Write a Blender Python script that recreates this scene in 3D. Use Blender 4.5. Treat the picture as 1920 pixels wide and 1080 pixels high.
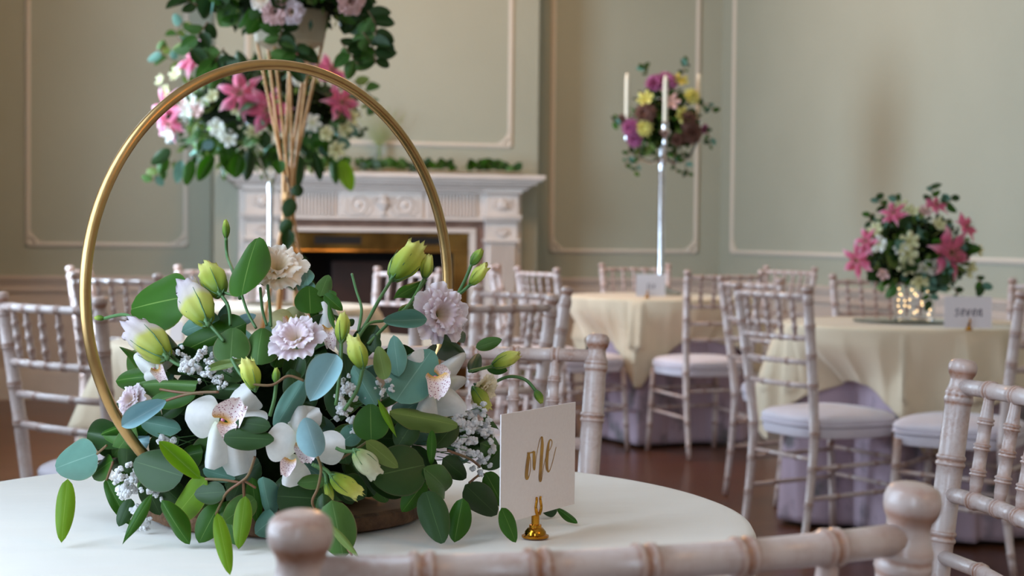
import bpy, math, random
from mathutils import Vector, Matrix, noise

# ------------------------------------------------------------------ camera
scene = bpy.context.scene
for o in list(bpy.data.objects): bpy.data.objects.remove(o)
COL = scene.collection
CAM = Vector((0, 0, 1.08)); FPX = 3200.0
YAW, PITCH, ROLL = math.radians(14.1), -math.atan(100 / 3200), math.radians(0.55)
FWD = Vector((math.sin(YAW) * math.cos(PITCH), math.cos(YAW) * math.cos(PITCH), math.sin(PITCH)))
_r0 = Vector((math.cos(YAW), -math.sin(YAW), 0)); _u0 = _r0.cross(FWD)
RGT = _r0 * math.cos(ROLL) + _u0 * math.sin(ROLL)
UPV = _u0 * math.cos(ROLL) - _r0 * math.sin(ROLL)
cd = bpy.data.cameras.new('camera'); cam = bpy.data.objects.new('camera', cd); COL.objects.link(cam)
cam.matrix_world = Matrix(((RGT.x, UPV.x, -FWD.x, CAM.x), (RGT.y, UPV.y, -FWD.y, CAM.y), (RGT.z, UPV.z, -FWD.z, CAM.z), (0, 0, 0, 1)))
cd.sensor_width = 36; cd.lens = 36 * FPX / 1920; cd.clip_start = 0.05
cd.dof.use_dof = True; cd.dof.focus_distance = 1.80; cd.dof.aperture_fstop = 9.0
scene.camera = cam

# ------------------------------------------------------------------ world, lights, exposure
w = bpy.data.worlds.new('sky'); scene.world = w; w.use_nodes = True
w.node_tree.nodes['Background'].inputs[0].default_value = (0.62, 0.78, 1.0, 1)
w.node_tree.nodes['Background'].inputs[1].default_value = 1.0
XL, XR, YB, YF, ZC = -0.64, 4.344, 11.3, -4.0, 4.1
WINDOWS = [(-2.6, -1.2), (0.9, 2.2), (4.0, 5.4), (7.1, 8.7)]        # tall sash windows in the left wall
WZ0, WZ1 = 0.75, 3.2
for i, (y0, y1) in enumerate(WINDOWS):
    ld = bpy.data.lights.new('window_daylight', 'AREA'); ld.shape = 'RECTANGLE'
    ld.size = y1 - y0; ld.size_y = WZ1 - WZ0; ld.energy = [95, 31, 26, 152][i]; ld.color = (0.62, 0.80, 1.0)
    lo = bpy.data.objects.new('window_daylight', ld); COL.objects.link(lo)
    lo.location = (XL - 0.16, (y0 + y1) / 2, (WZ0 + WZ1) / 2); lo.rotation_euler = (math.pi / 2, 0, -math.pi / 2)
for (x, y, e) in ((2.4, -1.2, 26), (1.9, 8.6, 52)):                    # near one added as warm fill; far one the unseen chandelier
    ld = bpy.data.lights.new('chandelier_and_fill', 'POINT'); ld.energy = e; ld.color = (1.0, 0.50, 0.17); ld.shadow_soft_size = 0.25
    lo = bpy.data.objects.new('chandelier_and_fill', ld); COL.objects.link(lo); lo.location = (x, y, 3.3)
scene.view_settings.view_transform = 'Standard'; scene.view_settings.look = 'None'
scene.view_settings.exposure = 0.68; scene.view_settings.gamma = 1; scene.view_settings.use_curve_mapping = False

# ------------------------------------------------------------------ helpers
rnd = random.Random(7)
def V(*a): return Vector(a)
def at(px, py, d): return CAM + (FWD + RGT * ((px - 960) / FPX) - UPV * ((py - 540) / FPX)) * d   # point seen in that direction at distance d
def srgb(r, g, b):
    f = lambda c: (c / 255 / 12.92) if c <= 10 else ((c / 255 + 0.055) / 1.055) ** 2.4
    return (f(r), f(g), f(b), 1)

class MB:
    def __init__(s): s.v = []; s.f = []; s.a = []
    def add(s, vs, fs, at_=None):
        o = len(s.v); s.v += [tuple(p) for p in vs]; s.f += [tuple(i + o for i in f) for f in fs]
        s.a += list(at_) if at_ is not None else [0.0] * len(vs); return s
    def box(s, x0, x1, y0, y1, z0, z1, a=0.0):
        vs = [(x, y, z) for z in (z0, z1) for (x, y) in ((x0, y0), (x1, y0), (x1, y1), (x0, y1))]
        return s.add(vs, [(3, 2, 1, 0), (4, 5, 6, 7), (0, 1, 5, 4), (1, 2, 6, 5), (2, 3, 7, 6), (3, 0, 4, 7)], [a] * 8)
    def grid(s, rows, closed=False, at_=None, cap=False):
        n = len(rows[0]); vs = [p for r in rows for p in r]; fs = []
        for i in range(len(rows) - 1):
            for j in range(n if closed else n - 1):
                k = (j + 1) % n; fs.append((i * n + j, i * n + k, (i + 1) * n + k, (i + 1) * n + j))
        if cap:
            fs.append(tuple(range(n - 1, -1, -1))); m = (len(rows) - 1) * n; fs.append(tuple(range(m, m + n)))
        return s.add(vs, fs, at_)
    def lathe(s, prof, seg=20, c=(0, 0, 0), ax=None):
        c = Vector(c); R = Matrix.Identity(3) if ax is None else frame(ax)
        rows = []; at_ = []
        for q in prof:
            r, z = q[0], q[1]; a = q[2] if len(q) > 2 else 0.0
            rows.append([c + R @ V(r * math.cos(t), r * math.sin(t), z) for t in [2 * math.pi * k / seg for k in range(seg)]]); at_ += [a] * seg
        return s.grid(rows, True, at_, True)
    def turned(s, path, prof, seg=12):                    # path(t) -> point; prof = [(t, radius, wear)]
        rows = []; at_ = []; up = None
        for (t, r, a) in prof:
            p = path(t); d = (path(t + 0.01) - path(t - 0.01)).normalized()
            u = d.orthogonal() if up is None else (up - d * up.dot(d)); u.normalize(); up = u; w_ = d.cross(u)
            rows.append([p + (u * math.cos(q) + w_ * math.sin(q)) * r for q in [2 * math.pi * k / seg for k in range(seg)]]); at_ += [a] * seg
        return s.grid(rows, True, at_, True)
    def tube(s, pts, r, seg=6, r1=None):
        pts = [Vector(p) for p in pts]; n = len(pts)
        def path(t):
            t = min(max(t, 0), 1) * (n - 1); i = min(int(t), n - 2); return pts[i].lerp(pts[i + 1], t - i)
        rows = []; up = None
        for i, p in enumerate(pts):
            d = (pts[min(i + 1, n - 1)] - pts[max(i - 1, 0)]).normalized()
            u = d.orthogonal() if up is None else (up - d * up.dot(d)); u.normalize(); up = u; w_ = d.cross(u)
            rr = r if r1 is None else r + (r1 - r) * i / (n - 1)
            rows.append([p + (u * math.cos(q) + w_ * math.sin(q)) * rr for q in [2 * math.pi * k / seg for k in range(seg)]])
        return s.grid(rows, True, None, True)
    def mesh(s, name, m=None, smooth=True):
        me = bpy.data.meshes.new(name); me.from_pydata(s.v, [], s.f); me.update()
        at_ = me.attributes.new('along', 'FLOAT', 'POINT'); at_.data.foreach_set('value', s.a)
        if smooth: me.polygons.foreach_set('use_smooth', [True] * len(me.polygons))
        if m: me.materials.append(m)
        return me
    def build(s, name, m, parent=None, smooth=True, bevel=0, auto=True):
        o = link(name, s.mesh(name, m, smooth), parent)
        if smooth and auto:
            try: o.data.set_sharp_from_angle(angle=math.radians(45))
            except Exception: pass
        if bevel:
            b = o.modifiers.new('bevel', 'BEVEL'); b.width = bevel; b.segments = 2; b.limit_method = 'ANGLE'
        return o
def frame(z, hint=None):
    z = Vector(z).normalized(); h = Vector(hint) if hint is not None else V(0, 0, 1)
    if abs(z.dot(h.normalized())) > 0.98: h = V(1, 0, 0)
    x = h.cross(z).normalized(); y = z.cross(x)
    return Matrix((x, y, z)).transposed()
def link(name, me, parent=None):
    o = bpy.data.objects.new(name, me); COL.objects.link(o); o.parent = parent; return o
def inst(name, me, M, parent, m=None):                    # shared mesh placed by a world matrix under an unrotated parent
    o = link(name, me, parent)
    o.matrix_basis = Matrix.Translation(-parent.location) @ M if parent and parent.type == 'EMPTY' else M
    if m:
        o.material_slots[0].link = 'OBJECT'; o.material_slots[0].material = m
    return o
def tag(o, label, cat, group=None):
    o['label'] = label; o['category'] = cat
    if group: o['group'] = group
    return o
def thing(name, label, cat, loc=(0, 0, 0), rz=0.0, group=None):
    o = bpy.data.objects.new(name, None); COL.objects.link(o); o.location = loc; o.rotation_euler = (0, 0, rz); o.empty_display_size = 0.05
    return tag(o, label, cat, group)
def struct(o): o['kind'] = 'structure'; return o
def copy_tree(o, parent=None):
    kids = list(o.children); c = o.copy(); COL.objects.link(c); c.parent = parent
    for k in kids: copy_tree(k, c)
    return c

# ------------------------------------------------------------------ materials
def mat(name, col, rough=0.5, metal=0.0, col2=None, scale=8.0, stretch=(1, 1, 1), contrast=(0.35, 0.65), bump=0.0, bscale=60.0, trans=0.0, spec=0.5, coat=0.0, rand=0.0, coord='Object', detail=4.0, sheen=0.0):
    m = bpy.data.materials.new(name); m.use_nodes = True; nt = m.node_tree; N = nt.nodes; L = nt.links
    b = N['Principled BSDF']; b.inputs['Base Color'].default_value = col; b.inputs['Roughness'].default_value = rough
    b.inputs['Metallic'].default_value = metal; b.inputs['Specular IOR Level'].default_value = spec; b.inputs['Coat Weight'].default_value = coat
    b.inputs['Sheen Weight'].default_value = sheen
    out = None
    tc = N.new('ShaderNodeTexCoord'); mp = N.new('ShaderNodeMapping'); mp.inputs['Scale'].default_value = stretch
    L.new(tc.outputs[coord], mp.inputs['Vector'])
    if col2 is not None:
        n = N.new('ShaderNodeTexNoise'); n.inputs['Scale'].default_value = scale; n.inputs['Detail'].default_value = detail
        L.new(mp.outputs[0], n.inputs['Vector'])
        r = N.new('ShaderNodeValToRGB'); r.color_ramp.elements[0].position, r.color_ramp.elements[1].position = contrast
        r.color_ramp.elements[0].color = col; r.color_ramp.elements[1].color = col2
        L.new(n.outputs['Fac'], r.inputs[0]); out = r.outputs[0]
    if rand:
        oi = N.new('ShaderNodeObjectInfo'); hs = N.new('ShaderNodeHueSaturation')
        mr = N.new('ShaderNodeMapRange'); mr.inputs['To Min'].default_value = 1 - rand; mr.inputs['To Max'].default_value = 1 + rand
        L.new(oi.outputs['Random'], mr.inputs['Value']); L.new(mr.outputs[0], hs.inputs['Value'])
        if out: L.new(out, hs.inputs['Color'])
        else: hs.inputs['Color'].default_value = col
        out = hs.outputs[0]
    if out: L.new(out, b.inputs['Base Color'])
    if bump:
        n2 = N.new('ShaderNodeTexNoise'); n2.inputs['Scale'].default_value = bscale; L.new(mp.outputs[0], n2.inputs['Vector'])
        bp = N.new('ShaderNodeBump'); bp.inputs['Strength'].default_value = bump; bp.inputs['Distance'].default_value = 0.01
        L.new(n2.outputs['Fac'], bp.inputs['Height']); L.new(bp.outputs[0], b.inputs['Normal'])
    if trans:
        t = N.new('ShaderNodeBsdfTranslucent'); mx = N.new('ShaderNodeMixShader'); mx.inputs[0].default_value = trans
        if out: L.new(out, t.inputs['Color'])
        else: t.inputs['Color'].default_value = col
        L.new(b.outputs[0], mx.inputs[1]); L.new(t.outputs[0], mx.inputs[2]); L.new(mx.outputs[0], N['Material Output'].inputs['Surface'])
    return m
def mat_along(name, stops, rough=0.5, trans=0.25, noise_col=None, rand=0.08, vein=None, coat=0.0, spec=0.5):
    """colour runs along the petal/leaf attribute; stops = [(pos, colour)]"""
    m = bpy.data.materials.new(name); m.use_nodes = True; nt = m.node_tree; N = nt.nodes; L = nt.links
    b = N['Principled BSDF']; b.inputs['Roughness'].default_value = rough; b.inputs['Coat Weight'].default_value = coat; b.inputs['Specular IOR Level'].default_value = spec
    a = N.new('ShaderNodeAttribute'); a.attribute_name = 'along'
    r = N.new('ShaderNodeValToRGB'); e = r.color_ramp.elements
    while len(e) < len(stops): e.new(0.5)
    for k, (p, c) in enumerate(stops): e[k].position = p; e[k].color = c
    L.new(a.outputs['Fac'], r.inputs[0]); out = r.outputs[0]
    tc = N.new('ShaderNodeTexCoord')
    n = N.new('ShaderNodeTexNoise'); n.inputs['Scale'].default_value = 3.0; n.inputs['Detail'].default_value = 5; L.new(tc.outputs['Object'], n.inputs['Vector'])
    oi = N.new('ShaderNodeObjectInfo'); hs = N.new('ShaderNodeHueSaturation')
    mr = N.new('ShaderNodeMapRange'); mr.inputs['To Min'].default_value = 1 - rand; mr.inputs['To Max'].default_value = 1 + rand
    L.new(oi.outputs['Random'], mr.inputs['Value'])
    ad = N.new('ShaderNodeMath'); ad.operation = 'MULTIPLY_ADD'; ad.inputs[1].default_value = 0.35; L.new(n.outputs['Fac'], ad.inputs[0])
    sb = N.new('ShaderNodeMath'); sb.operation = 'SUBTRACT'; sb.inputs[1].default_value = 0.17; L.new(mr.outputs[0], sb.inputs[0]); L.new(sb.outputs[0], ad.inputs[2])
    L.new(ad.outputs[0], hs.inputs['Value']); L.new(out, hs.inputs['Color']); out = hs.outputs[0]
    L.new(out, b.inputs['Base Color']); b.inputs['Specular IOR Level'].default_value = 0.3
    t = N.new('ShaderNodeBsdfTranslucent'); mx = N.new('ShaderNodeMixShader'); mx.inputs[0].default_value = trans
    L.new(out, t.inputs['Color']); L.new(b.outputs[0], mx.inputs[1]); L.new(t.outputs[0], mx.inputs[2]); L.new(mx.outputs[0], N['Material Output'].inputs['Surface'])
    return m
M = {}
SAGE = srgb(166, 167, 150)
M['sage'] = mat('sage_wall_paint', SAGE, 0.75, col2=srgb(162, 163, 146), scale=1.5, bump=0.04, bscale=220)
M['white_paint'] = mat('white_trim_paint', srgb(222, 212, 204), 0.45, col2=srgb(212, 202, 194), scale=6)
M['mould'] = mat('moulding_paint', srgb(205, 196, 182), 0.5)
M['ceiling'] = mat('ceiling_paint', srgb(226, 220, 208), 0.8, col2=srgb(220, 214, 202), scale=2)
M['cream_lower'] = mat('cream_dado_paint', srgb(205, 188, 174), 0.5, col2=srgb(198, 180, 166), scale=3)
M['marble'] = mat('brown_marble', srgb(142, 112, 98), 0.3, col2=srgb(118, 90, 78), scale=9)
M['brass'] = mat('brass', srgb(176, 140, 82), 0.2, 1.0, col2=srgb(120, 92, 52), scale=5)
M['black'] = mat('soot_black', srgb(14, 11, 10), 0.8, col2=srgb(20, 15, 13), scale=9)
M['firebrick'] = mat('dark_red_board', srgb(58, 33, 24), 0.7, col2=srgb(46, 26, 19), scale=8)
M['silver'] = mat('polished_silver', srgb(225, 225, 228), 0.12, 1.0, col2=srgb(205, 205, 210), scale=20)
M['gold'] = mat('brushed_gold', srgb(205, 166, 112), 0.34, 1.0, col2=srgb(192, 152, 98), scale=30, spec=0.5)
M['goldclip'] = mat('polished_gold', srgb(200, 140, 45), 0.16, 1.0, col2=srgb(180, 120, 35), scale=20)
M['rod'] = mat('copper_gold_rod', srgb(205, 158, 108), 0.35, 0.75, col2=srgb(185, 135, 85), scale=40)
M['cloth_ivory'] = mat('ivory_linen', srgb(236, 228, 218), 0.8, col2=srgb(232, 223, 212), scale=2, stretch=(1.5, 4.5, 1), bump=0.6, bscale=2.6, sheen=0.2)
M['cloth_cream'] = mat('cream_linen', srgb(226, 206, 176), 0.8, col2=srgb(220, 199, 168), scale=3, bump=0.1, bscale=300, sheen=0.2)
M['skirt'] = mat('mauve_floral_cloth', srgb(188, 164, 176), 0.85, col2=srgb(108, 104, 104), scale=7, contrast=(0.52, 0.68), stretch=(1, 1, 0.8))
M['cushion'] = mat('white_cushion_fabric', srgb(225, 215, 222), 0.85, col2=srgb(218, 208, 216), scale=6, bump=0.1, bscale=200, sheen=0.2)
M['paper'] = mat('white_card', srgb(232, 222, 220), 0.7, col2=srgb(229, 218, 216), scale=300, bump=0.05, bscale=900)
M['ink_gold'] = mat('gold_ink', srgb(196, 150, 60), 0.3, 0.6, col2=srgb(160, 115, 45), scale=60)
M['ink_grey'] = mat('grey_ink', srgb(110, 95, 105), 0.5, col2=srgb(90, 80, 90), scale=60)
M['candle'] = mat('ivory_candle', srgb(226, 218, 196), 0.5, col2=srgb(220, 210, 186), scale=5)
M['bark'] = mat('tree_bark', srgb(126, 90, 62), 0.85, col2=srgb(92, 62, 42), scale=60, bump=0.5, bscale=120)
M['slice'] = mat('sawn_wood', srgb(150, 108, 72), 0.6, col2=srgb(112, 76, 48), scale=18, stretch=(1, 1, 4))
M['core_dark'] = mat('dark_core_shade', srgb(24, 34, 14), 1.0, col2=srgb(13, 20, 8), scale=40, spec=0.05, bump=0.5, bscale=80)  # near-black green stands in for shade inside the flower heaps
M['bowl'] = mat('cream_bowl', srgb(205, 192, 165), 0.5, col2=srgb(195, 180, 152), scale=9, trans=0.2)
M['mirror'] = mat('mirror_glass', srgb(150, 155, 155), 0.05, 1.0, col2=srgb(140, 146, 146), scale=3)
M['table_wood'] = mat('table_wood', srgb(110, 78, 54), 0.5, col2=srgb(90, 62, 42), scale=10)
M['gyp'] = mat('baby_breath_white', srgb(250, 248, 248), 0.7, col2=srgb(242, 240, 240), scale=90, trans=0.35)
M['stem_green'] = mat('flower_stem', srgb(84, 122, 66), 0.5, col2=srgb(70, 108, 60), scale=20)
M['stem_red'] = mat('eucalyptus_twig', srgb(122, 74, 52), 0.5, col2=srgb(106, 92, 50), scale=25)
g = bpy.data.materials.new('clear_glass'); g.use_nodes = True; gb = g.node_tree.nodes['Principled BSDF']
gb.inputs['Transmission Weight'].default_value = 1.0; gb.inputs['Roughness'].default_value = 0.03; gb.inputs['IOR'].default_value = 1.2; gb.inputs['Base Color'].default_value = (0.93, 0.96, 0.95, 1); M['glass'] = g
g = bpy.data.materials.new('fairy_light'); g.use_nodes = True; gb = g.node_tree.nodes['Principled BSDF']
gb.inputs['Emission Color'].default_value = (1.0, 0.62, 0.25, 1); gb.inputs['Emission Strength'].default_value = 5.0; M['fairy'] = g

def limewash():
    m = bpy.data.materials.new('limewashed_wood'); m.use_nodes = True; nt = m.node_tree; N = nt.nodes; L = nt.links; b = N['Principled BSDF']
    a = N.new('ShaderNodeAttribute'); a.attribute_name = 'along'
    tc = N.new('ShaderNodeTexCoord'); mp = N.new('ShaderNodeMapping'); mp.inputs['Scale'].default_value = (14, 14, 14); L.new(tc.outputs['Object'], mp.inputs[0])
    n = N.new('ShaderNodeTexNoise'); n.inputs['Scale'].default_value = 1.6; n.inputs['Detail'].default_value = 6; n.inputs['Roughness'].default_value = 0.7; L.new(mp.outputs[0], n.inputs['Vector'])
    fine = N.new('ShaderNodeTexNoise'); fine.inputs['Scale'].default_value = 14; fine.inputs['Detail'].default_value = 4; L.new(mp.outputs[0], fine.inputs['Vector'])
    mr = N.new('ShaderNodeMapRange'); mr.inputs['From Min'].default_value = 0.42; mr.inputs['From Max'].default_value = 0.66; L.new(n.outputs['Fac'], mr.inputs['Value'])
    mf = N.new('ShaderNodeMapRange'); mf.inputs['From Min'].default_value = 0.35; mf.inputs['From Max'].default_value = 0.6; L.new(fine.outputs['Fac'], mf.inputs['Value'])
    mu = N.new('ShaderNodeMath'); mu.operation = 'MULTIPLY'; L.new(mr.outputs[0], mu.inputs[0]); L.new(mf.outputs[0], mu.inputs[1])
    sc = N.new('ShaderNodeMath'); sc.operation = 'MULTIPLY'; sc.inputs[1].default_value = 0.48; L.new(mu.outputs[0], sc.inputs[0])
    wv = N.new('ShaderNodeMath'); wv.operation = 'MULTIPLY_ADD'; wv.inputs[1].default_value = 0.85; L.new(a.outputs['Fac'], wv.inputs[0]); L.new(sc.outputs[0], wv.inputs[2]); wv.use_clamp = True
    mx = N.new('ShaderNodeMix'); mx.data_type = 'RGBA'; mx.inputs['A'].default_value = srgb(208, 190, 184); mx.inputs['B'].default_value = srgb(156, 102, 72)
    L.new(wv.outputs[0], mx.inputs['Factor']); L.new(mx.outputs['Result'], b.inputs['Base Color'])
    b.inputs['Roughness'].default_value = 0.33; b.inputs['Coat Weight'].default_value = 0.25; b.inputs['Coat Roughness'].default_value = 0.2
    return m
M['lime'] = limewash()
def floor_mat():
    m = bpy.data.materials.new('polished_floorboards'); m.use_nodes = True; nt = m.node_tree; N = nt.nodes; L = nt.links; b = N['Principled BSDF']
    tc = N.new('ShaderNodeTexCoord'); br = N.new('ShaderNodeTexBrick'); L.new(tc.outputs['Object'], br.inputs['Vector'])
    br.inputs['Color1'].default_value = srgb(112, 66, 38); br.inputs['Color2'].default_value = srgb(96, 54, 30); br.inputs['Mortar'].default_value = srgb(48, 27, 16)
    br.inputs['Scale'].default_value = 1; br.inputs['Mortar Size'].default_value = 0.002; br.inputs['Brick Width'].default_value = 1.6; br.inputs['Row Height'].default_value = 0.11
    mp = N.new('ShaderNodeMapping'); mp.inputs['Scale'].default_value = (2, 30, 1); L.new(tc.outputs['Object'], mp.inputs[0])
    n = N.new('ShaderNodeTexNoise'); n.inputs['Scale'].default_value = 3; n.inputs['Detail'].default_value = 6; L.new(mp.outputs[0], n.inputs['Vector'])
    mx = N.new('ShaderNodeMix'); mx.data_type = 'RGBA'; mx.blend_type = 'MULTIPLY'; mx.inputs['Factor'].default_value = 0.5
    L.new(br.outputs['Color'], mx.inputs['A']); L.new(n.outputs['Color'], mx.inputs['B']); L.new(mx.outputs['Result'], b.inputs['Base Color'])
    b.inputs['Roughness'].default_value = 0.28; return m
M['floor'] = floor_mat()
def spots():
    m = bpy.data.materials.new('orchid_lip_spotted'); m.use_nodes = True; nt = m.node_tree; N = nt.nodes; L = nt.links; b = N['Principled BSDF']
    tc = N.new('ShaderNodeTexCoord'); v = N.new('ShaderNodeTexVoronoi'); v.inputs['Scale'].default_value = 13; L.new(tc.outputs['Object'], v.inputs['Vector'])
    a = N.new('ShaderNodeAttribute'); a.attribute_name = 'along'
    r = N.new('ShaderNodeValToRGB'); r.color_ramp.elements[0].position = 0.26; r.color_ramp.elements[1].position = 0.34
    r.color_ramp.elements[0].color = srgb(140, 20, 70); r.color_ramp.elements[1].color = srgb(240, 222, 222); L.new(v.outputs['Distance'], r.inputs[0])
    mx = N.new('ShaderNodeMix'); mx.data_type = 'RGBA'; mx.inputs['A'].default_value = srgb(214, 160, 70)
    mr = N.new('ShaderNodeMapRange'); mr.inputs['From Min'].default_value = 0.05; mr.inputs['From Max'].default_value = 0.35; L.new(a.outputs['Fac'], mr.inputs['Value'])
    L.new(mr.outputs[0], mx.inputs['Factor']); L.new(r.outputs[0], mx.inputs['B']); L.new(mx.outputs['Result'], b.inputs['Base Color'])
    b.inputs['Roughness'].default_value = 0.5; return m
M['lip'] = spots()
def leafmat(name, c, vein, edge, rough=0.5, trans=0.22, rand=0.12):
    # attribute runs 0 (midrib) .. 1 (margin)
    return mat_along(name, [(0.0, srgb(*vein)), (0.035, srgb(*c)), (0.93, srgb(*c)), (1.0, srgb(*edge))], rough, trans, rand=rand)
LM = {
 'deep': leafmat('leaf_deep_green', (48, 92, 12), (112, 142, 66), (88, 100, 34)),
 'bright': leafmat('leaf_fresh_green', (106, 144, 22), (144, 170, 70), (150, 150, 60), trans=0.35),
 'teal': leafmat('leaf_blue_green', (98, 140, 124), (136, 170, 154), (128, 146, 118), 0.55, 0.12),
 'pale': leafmat('leaf_powder_blue', (138, 174, 180), (168, 196, 200), (150, 166, 150), 0.55, 0.12),
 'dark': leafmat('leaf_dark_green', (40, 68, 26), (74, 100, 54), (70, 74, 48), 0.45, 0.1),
 'mid': leafmat('leaf_mid_green', (72, 108, 46), (110, 138, 80), (120, 110, 74), 0.5, 0.15),
 'olive': leafmat('leaf_olive', (110, 130, 62), (142, 158, 92), (130, 124, 74), 0.5, 0.2)}
PM = {
 'lilac': mat_along('petal_lilac', [(0, srgb(222, 206, 150)), (0.35, srgb(232, 212, 200)), (0.75, srgb(226, 204, 212)), (1, srgb(244, 232, 236))], 0.6, 0.3),
 'peach': mat_along('petal_peach', [(0, srgb(214, 198, 120)), (0.4, srgb(252, 232, 200)), (0.8, srgb(253, 234, 214)), (1, srgb(255, 244, 234))], 0.6, 0.3),
 'cream': mat_along('petal_cream', [(0, srgb(190, 186, 100)), (0.4, srgb(236, 220, 178)), (1, srgb(244, 230, 204))], 0.6, 0.3),
 'orchid': mat_along('petal_orchid_white', [(0, srgb(214, 214, 186)), (0.3, srgb(236, 232, 226)), (1, srgb(244, 240, 238))], 0.5, 0.3, rand=0.04),
 'orchidy': mat_along('petal_orchid_yellow', [(0, srgb(198, 196, 120)), (0.5, srgb(222, 218, 160)), (1, srgb(230, 226, 180))], 0.5, 0.3, rand=0.04),
 'lily': mat_along('petal_lily_pink', [(0, srgb(206, 190, 120)), (0.16, srgb(222, 110, 134)), (0.6, srgb(224, 104, 140)), (1, srgb(240, 184, 200))], 0.5, 0.25),
 'white': mat_along('petal_white_floret', [(0, srgb(200, 200, 110)), (0.25, srgb(232, 232, 214)), (1, srgb(240, 240, 234))], 0.6, 0.3),
 'floretcream': mat_along('petal_cream_floret', [(0, srgb(170, 160, 80)), (0.3, srgb(222, 220, 168)), (1, srgb(232, 230, 190))], 0.6, 0.3),
 'mauve': mat_along('petal_mauve', [(0, srgb(104, 40, 76)), (0.6, srgb(158, 74, 122)), (1, srgb(186, 112, 150))], 0.6, 0.25),
 'lemon': mat_along('petal_lemon', [(0, srgb(170, 160, 60)), (0.6, srgb(220, 210, 112)), (1, srgb(232, 224, 140))], 0.6, 0.25),
 'russet': mat_along('berry_russet', [(0, srgb(88, 60, 52)), (1, srgb(128, 90, 78))], 0.7, 0.1),
 'blush': mat_along('petal_blush', [(0, srgb(196, 160, 150)), (1, srgb(232, 190, 186))], 0.6, 0.25),
 'bud': mat_along('bud_yellow_green', [(0, srgb(106, 140, 44)), (0.3, srgb(172, 188, 70)), (0.7, srgb(214, 216, 104)), (1, srgb(234, 230, 140))], 0.5, 0.3),
 'budg': mat_along('bud_green', [(0, srgb(84, 124, 40)), (0.6, srgb(128, 160, 56)), (1, srgb(196, 206, 96))], 0.5, 0.25),
 'budw': mat_along('bud_cream', [(0, srgb(150, 170, 90)), (0.3, srgb(216, 220, 176)), (1, srgb(240, 238, 214))], 0.5, 0.3),
 'budl': mat_along('bud_lilac_tip', [(0, srgb(140, 160, 50)), (0.4, srgb(212, 212, 110)), (0.55, srgb(226, 212, 200)), (1, srgb(214, 200, 206))], 0.5, 0.3)}

# ------------------------------------------------------------------ the room
def boxobj(name, x0, x1, y0, y1, z0, z1, m, parent=None, bevel=0.0):
    return MB().box(x0, x1, y0, y1, z0, z1).build(name, m, parent, smooth=False, bevel=bevel)
ZD = 0.79                                                   # top of the chair rail
BX0, BX1, BY = 0.80, 2.905, 10.9                            # chimney breast
struct(boxobj('floor', XL - 0.3, XR + 0.3, YF - 0.3, YB + 0.3, -0.12, 0, M['floor']))
struct(boxobj('ceiling', XL - 0.3, XR + 0.3, YF - 0.3, YB + 0.3, ZC, ZC + 0.12, M['ceiling']))
struct(boxobj('wall_back', XL - 0.3, XR + 0.3, YB, YB + 0.2, 0, ZC, M['sage']))
struct(boxobj('wall_right', XR, XR + 0.2, YF, YB, 0, ZC, M['sage']))
struct(boxobj('wall_front', XL - 0.3, XR + 0.3, YF - 0.2, YF, 0, ZC, M['sage']))
br = MB()
br.box(BX0, 1.27, BY, YB, 0, ZC); br.box(2.44, BX1, BY, YB, 0, ZC); br.box(1.27, 2.44, BY, YB, 1.09, ZC)
struct(br.build('wall_chimney_breast', M['sage'], smooth=False))
lw = MB(); ys = [YF] + [v for p in WINDOWS for v in p] + [YB]
for i in range(0, len(ys), 2): lw.box(XL - 0.2, XL, ys[i], ys[i + 1], 0, ZC)
for (y0, y1) in WINDOWS: lw.box(XL - 0.2, XL, y0, y1, 0, WZ0); lw.box(XL - 0.2, XL, y0, y1, WZ1, ZC)
struct(lw.build('wall_left', M['sage'], smooth=False))
for i, (y0, y1) in enumerate(WINDOWS):
    fr = MB()
    fr.box(XL - 0.12, XL - 0.06, y0, y0 + 0.06, WZ0, WZ1); fr.box(XL - 0.12, XL - 0.06, y1 - 0.06, y1, WZ0, WZ1)
    for z in (WZ0, (WZ0 + WZ1) / 2 - 0.03, WZ1 - 0.06): fr.box(XL - 0.12, XL - 0.06, y0, y1, z, z + 0.06)
    fo = struct(fr.build('window_%d' % (i + 1), M['white_paint'], smooth=False))
    for k in (1, 2): boxobj('glazing_bar', XL - 0.11, XL - 0.08, y0 + (y1 - y0) * k / 3 - 0.012, y0 + (y1 - y0) * k / 3 + 0.012, WZ0 + 0.03, WZ1 - 0.03, M['white_paint'], fo)
# lower wall lining + chair rail + skirting, along back recesses, breast sides and right wall
def lining(side, x0, x1, y0, y1, nx, ny):
    """a run of dado along an axis; (nx, ny) points into the room"""
    def sl(t, z0, z1, name, m, parent=None):
        a0, a1, b0, b1 = x0, x1, y0, y1
        if nx: a0, a1 = (x0, x0 + nx * t) if nx > 0 else (x0 + nx * t, x0)
        if ny: b0, b1 = (y0, y0 + ny * t) if ny > 0 else (y0 + ny * t, y0)
        return (min(a0, a1), max(a0, a1), min(b0, b1), max(b0, b1), z0, z1)
    struct(boxobj('wall_dado_' + side, *sl(0.012, 0.0, ZD - 0.09, '', None), M['cream_lower']))
    r = MB()
    for (t, z0, z1) in ((0.05, ZD - 0.022, ZD), (0.036, ZD - 0.045, ZD - 0.022), (0.022, ZD - 0.07, ZD - 0.045), (0.030, ZD - 0.10, ZD - 0.07)): r.box(*sl(t, z0, z1, '', None))
    struct(r.build('trim_chair_rail_' + side, M['cream_lower'], smooth=False))
    b = MB(); b.box(*sl(0.03, 0, 0.17, '', None)); b.box(*sl(0.022, 0.17, 0.2, '', None))
    struct(b.build('baseboard_' + side, M['white_paint'], smooth=False))
lining('back_left', XL, BX0, YB, YB, 0, -1)
lining('back_right', BX1, XR, YB, YB, 0, -1)
lining('right', XR, XR, YF, YB, -1, 0)
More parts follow.
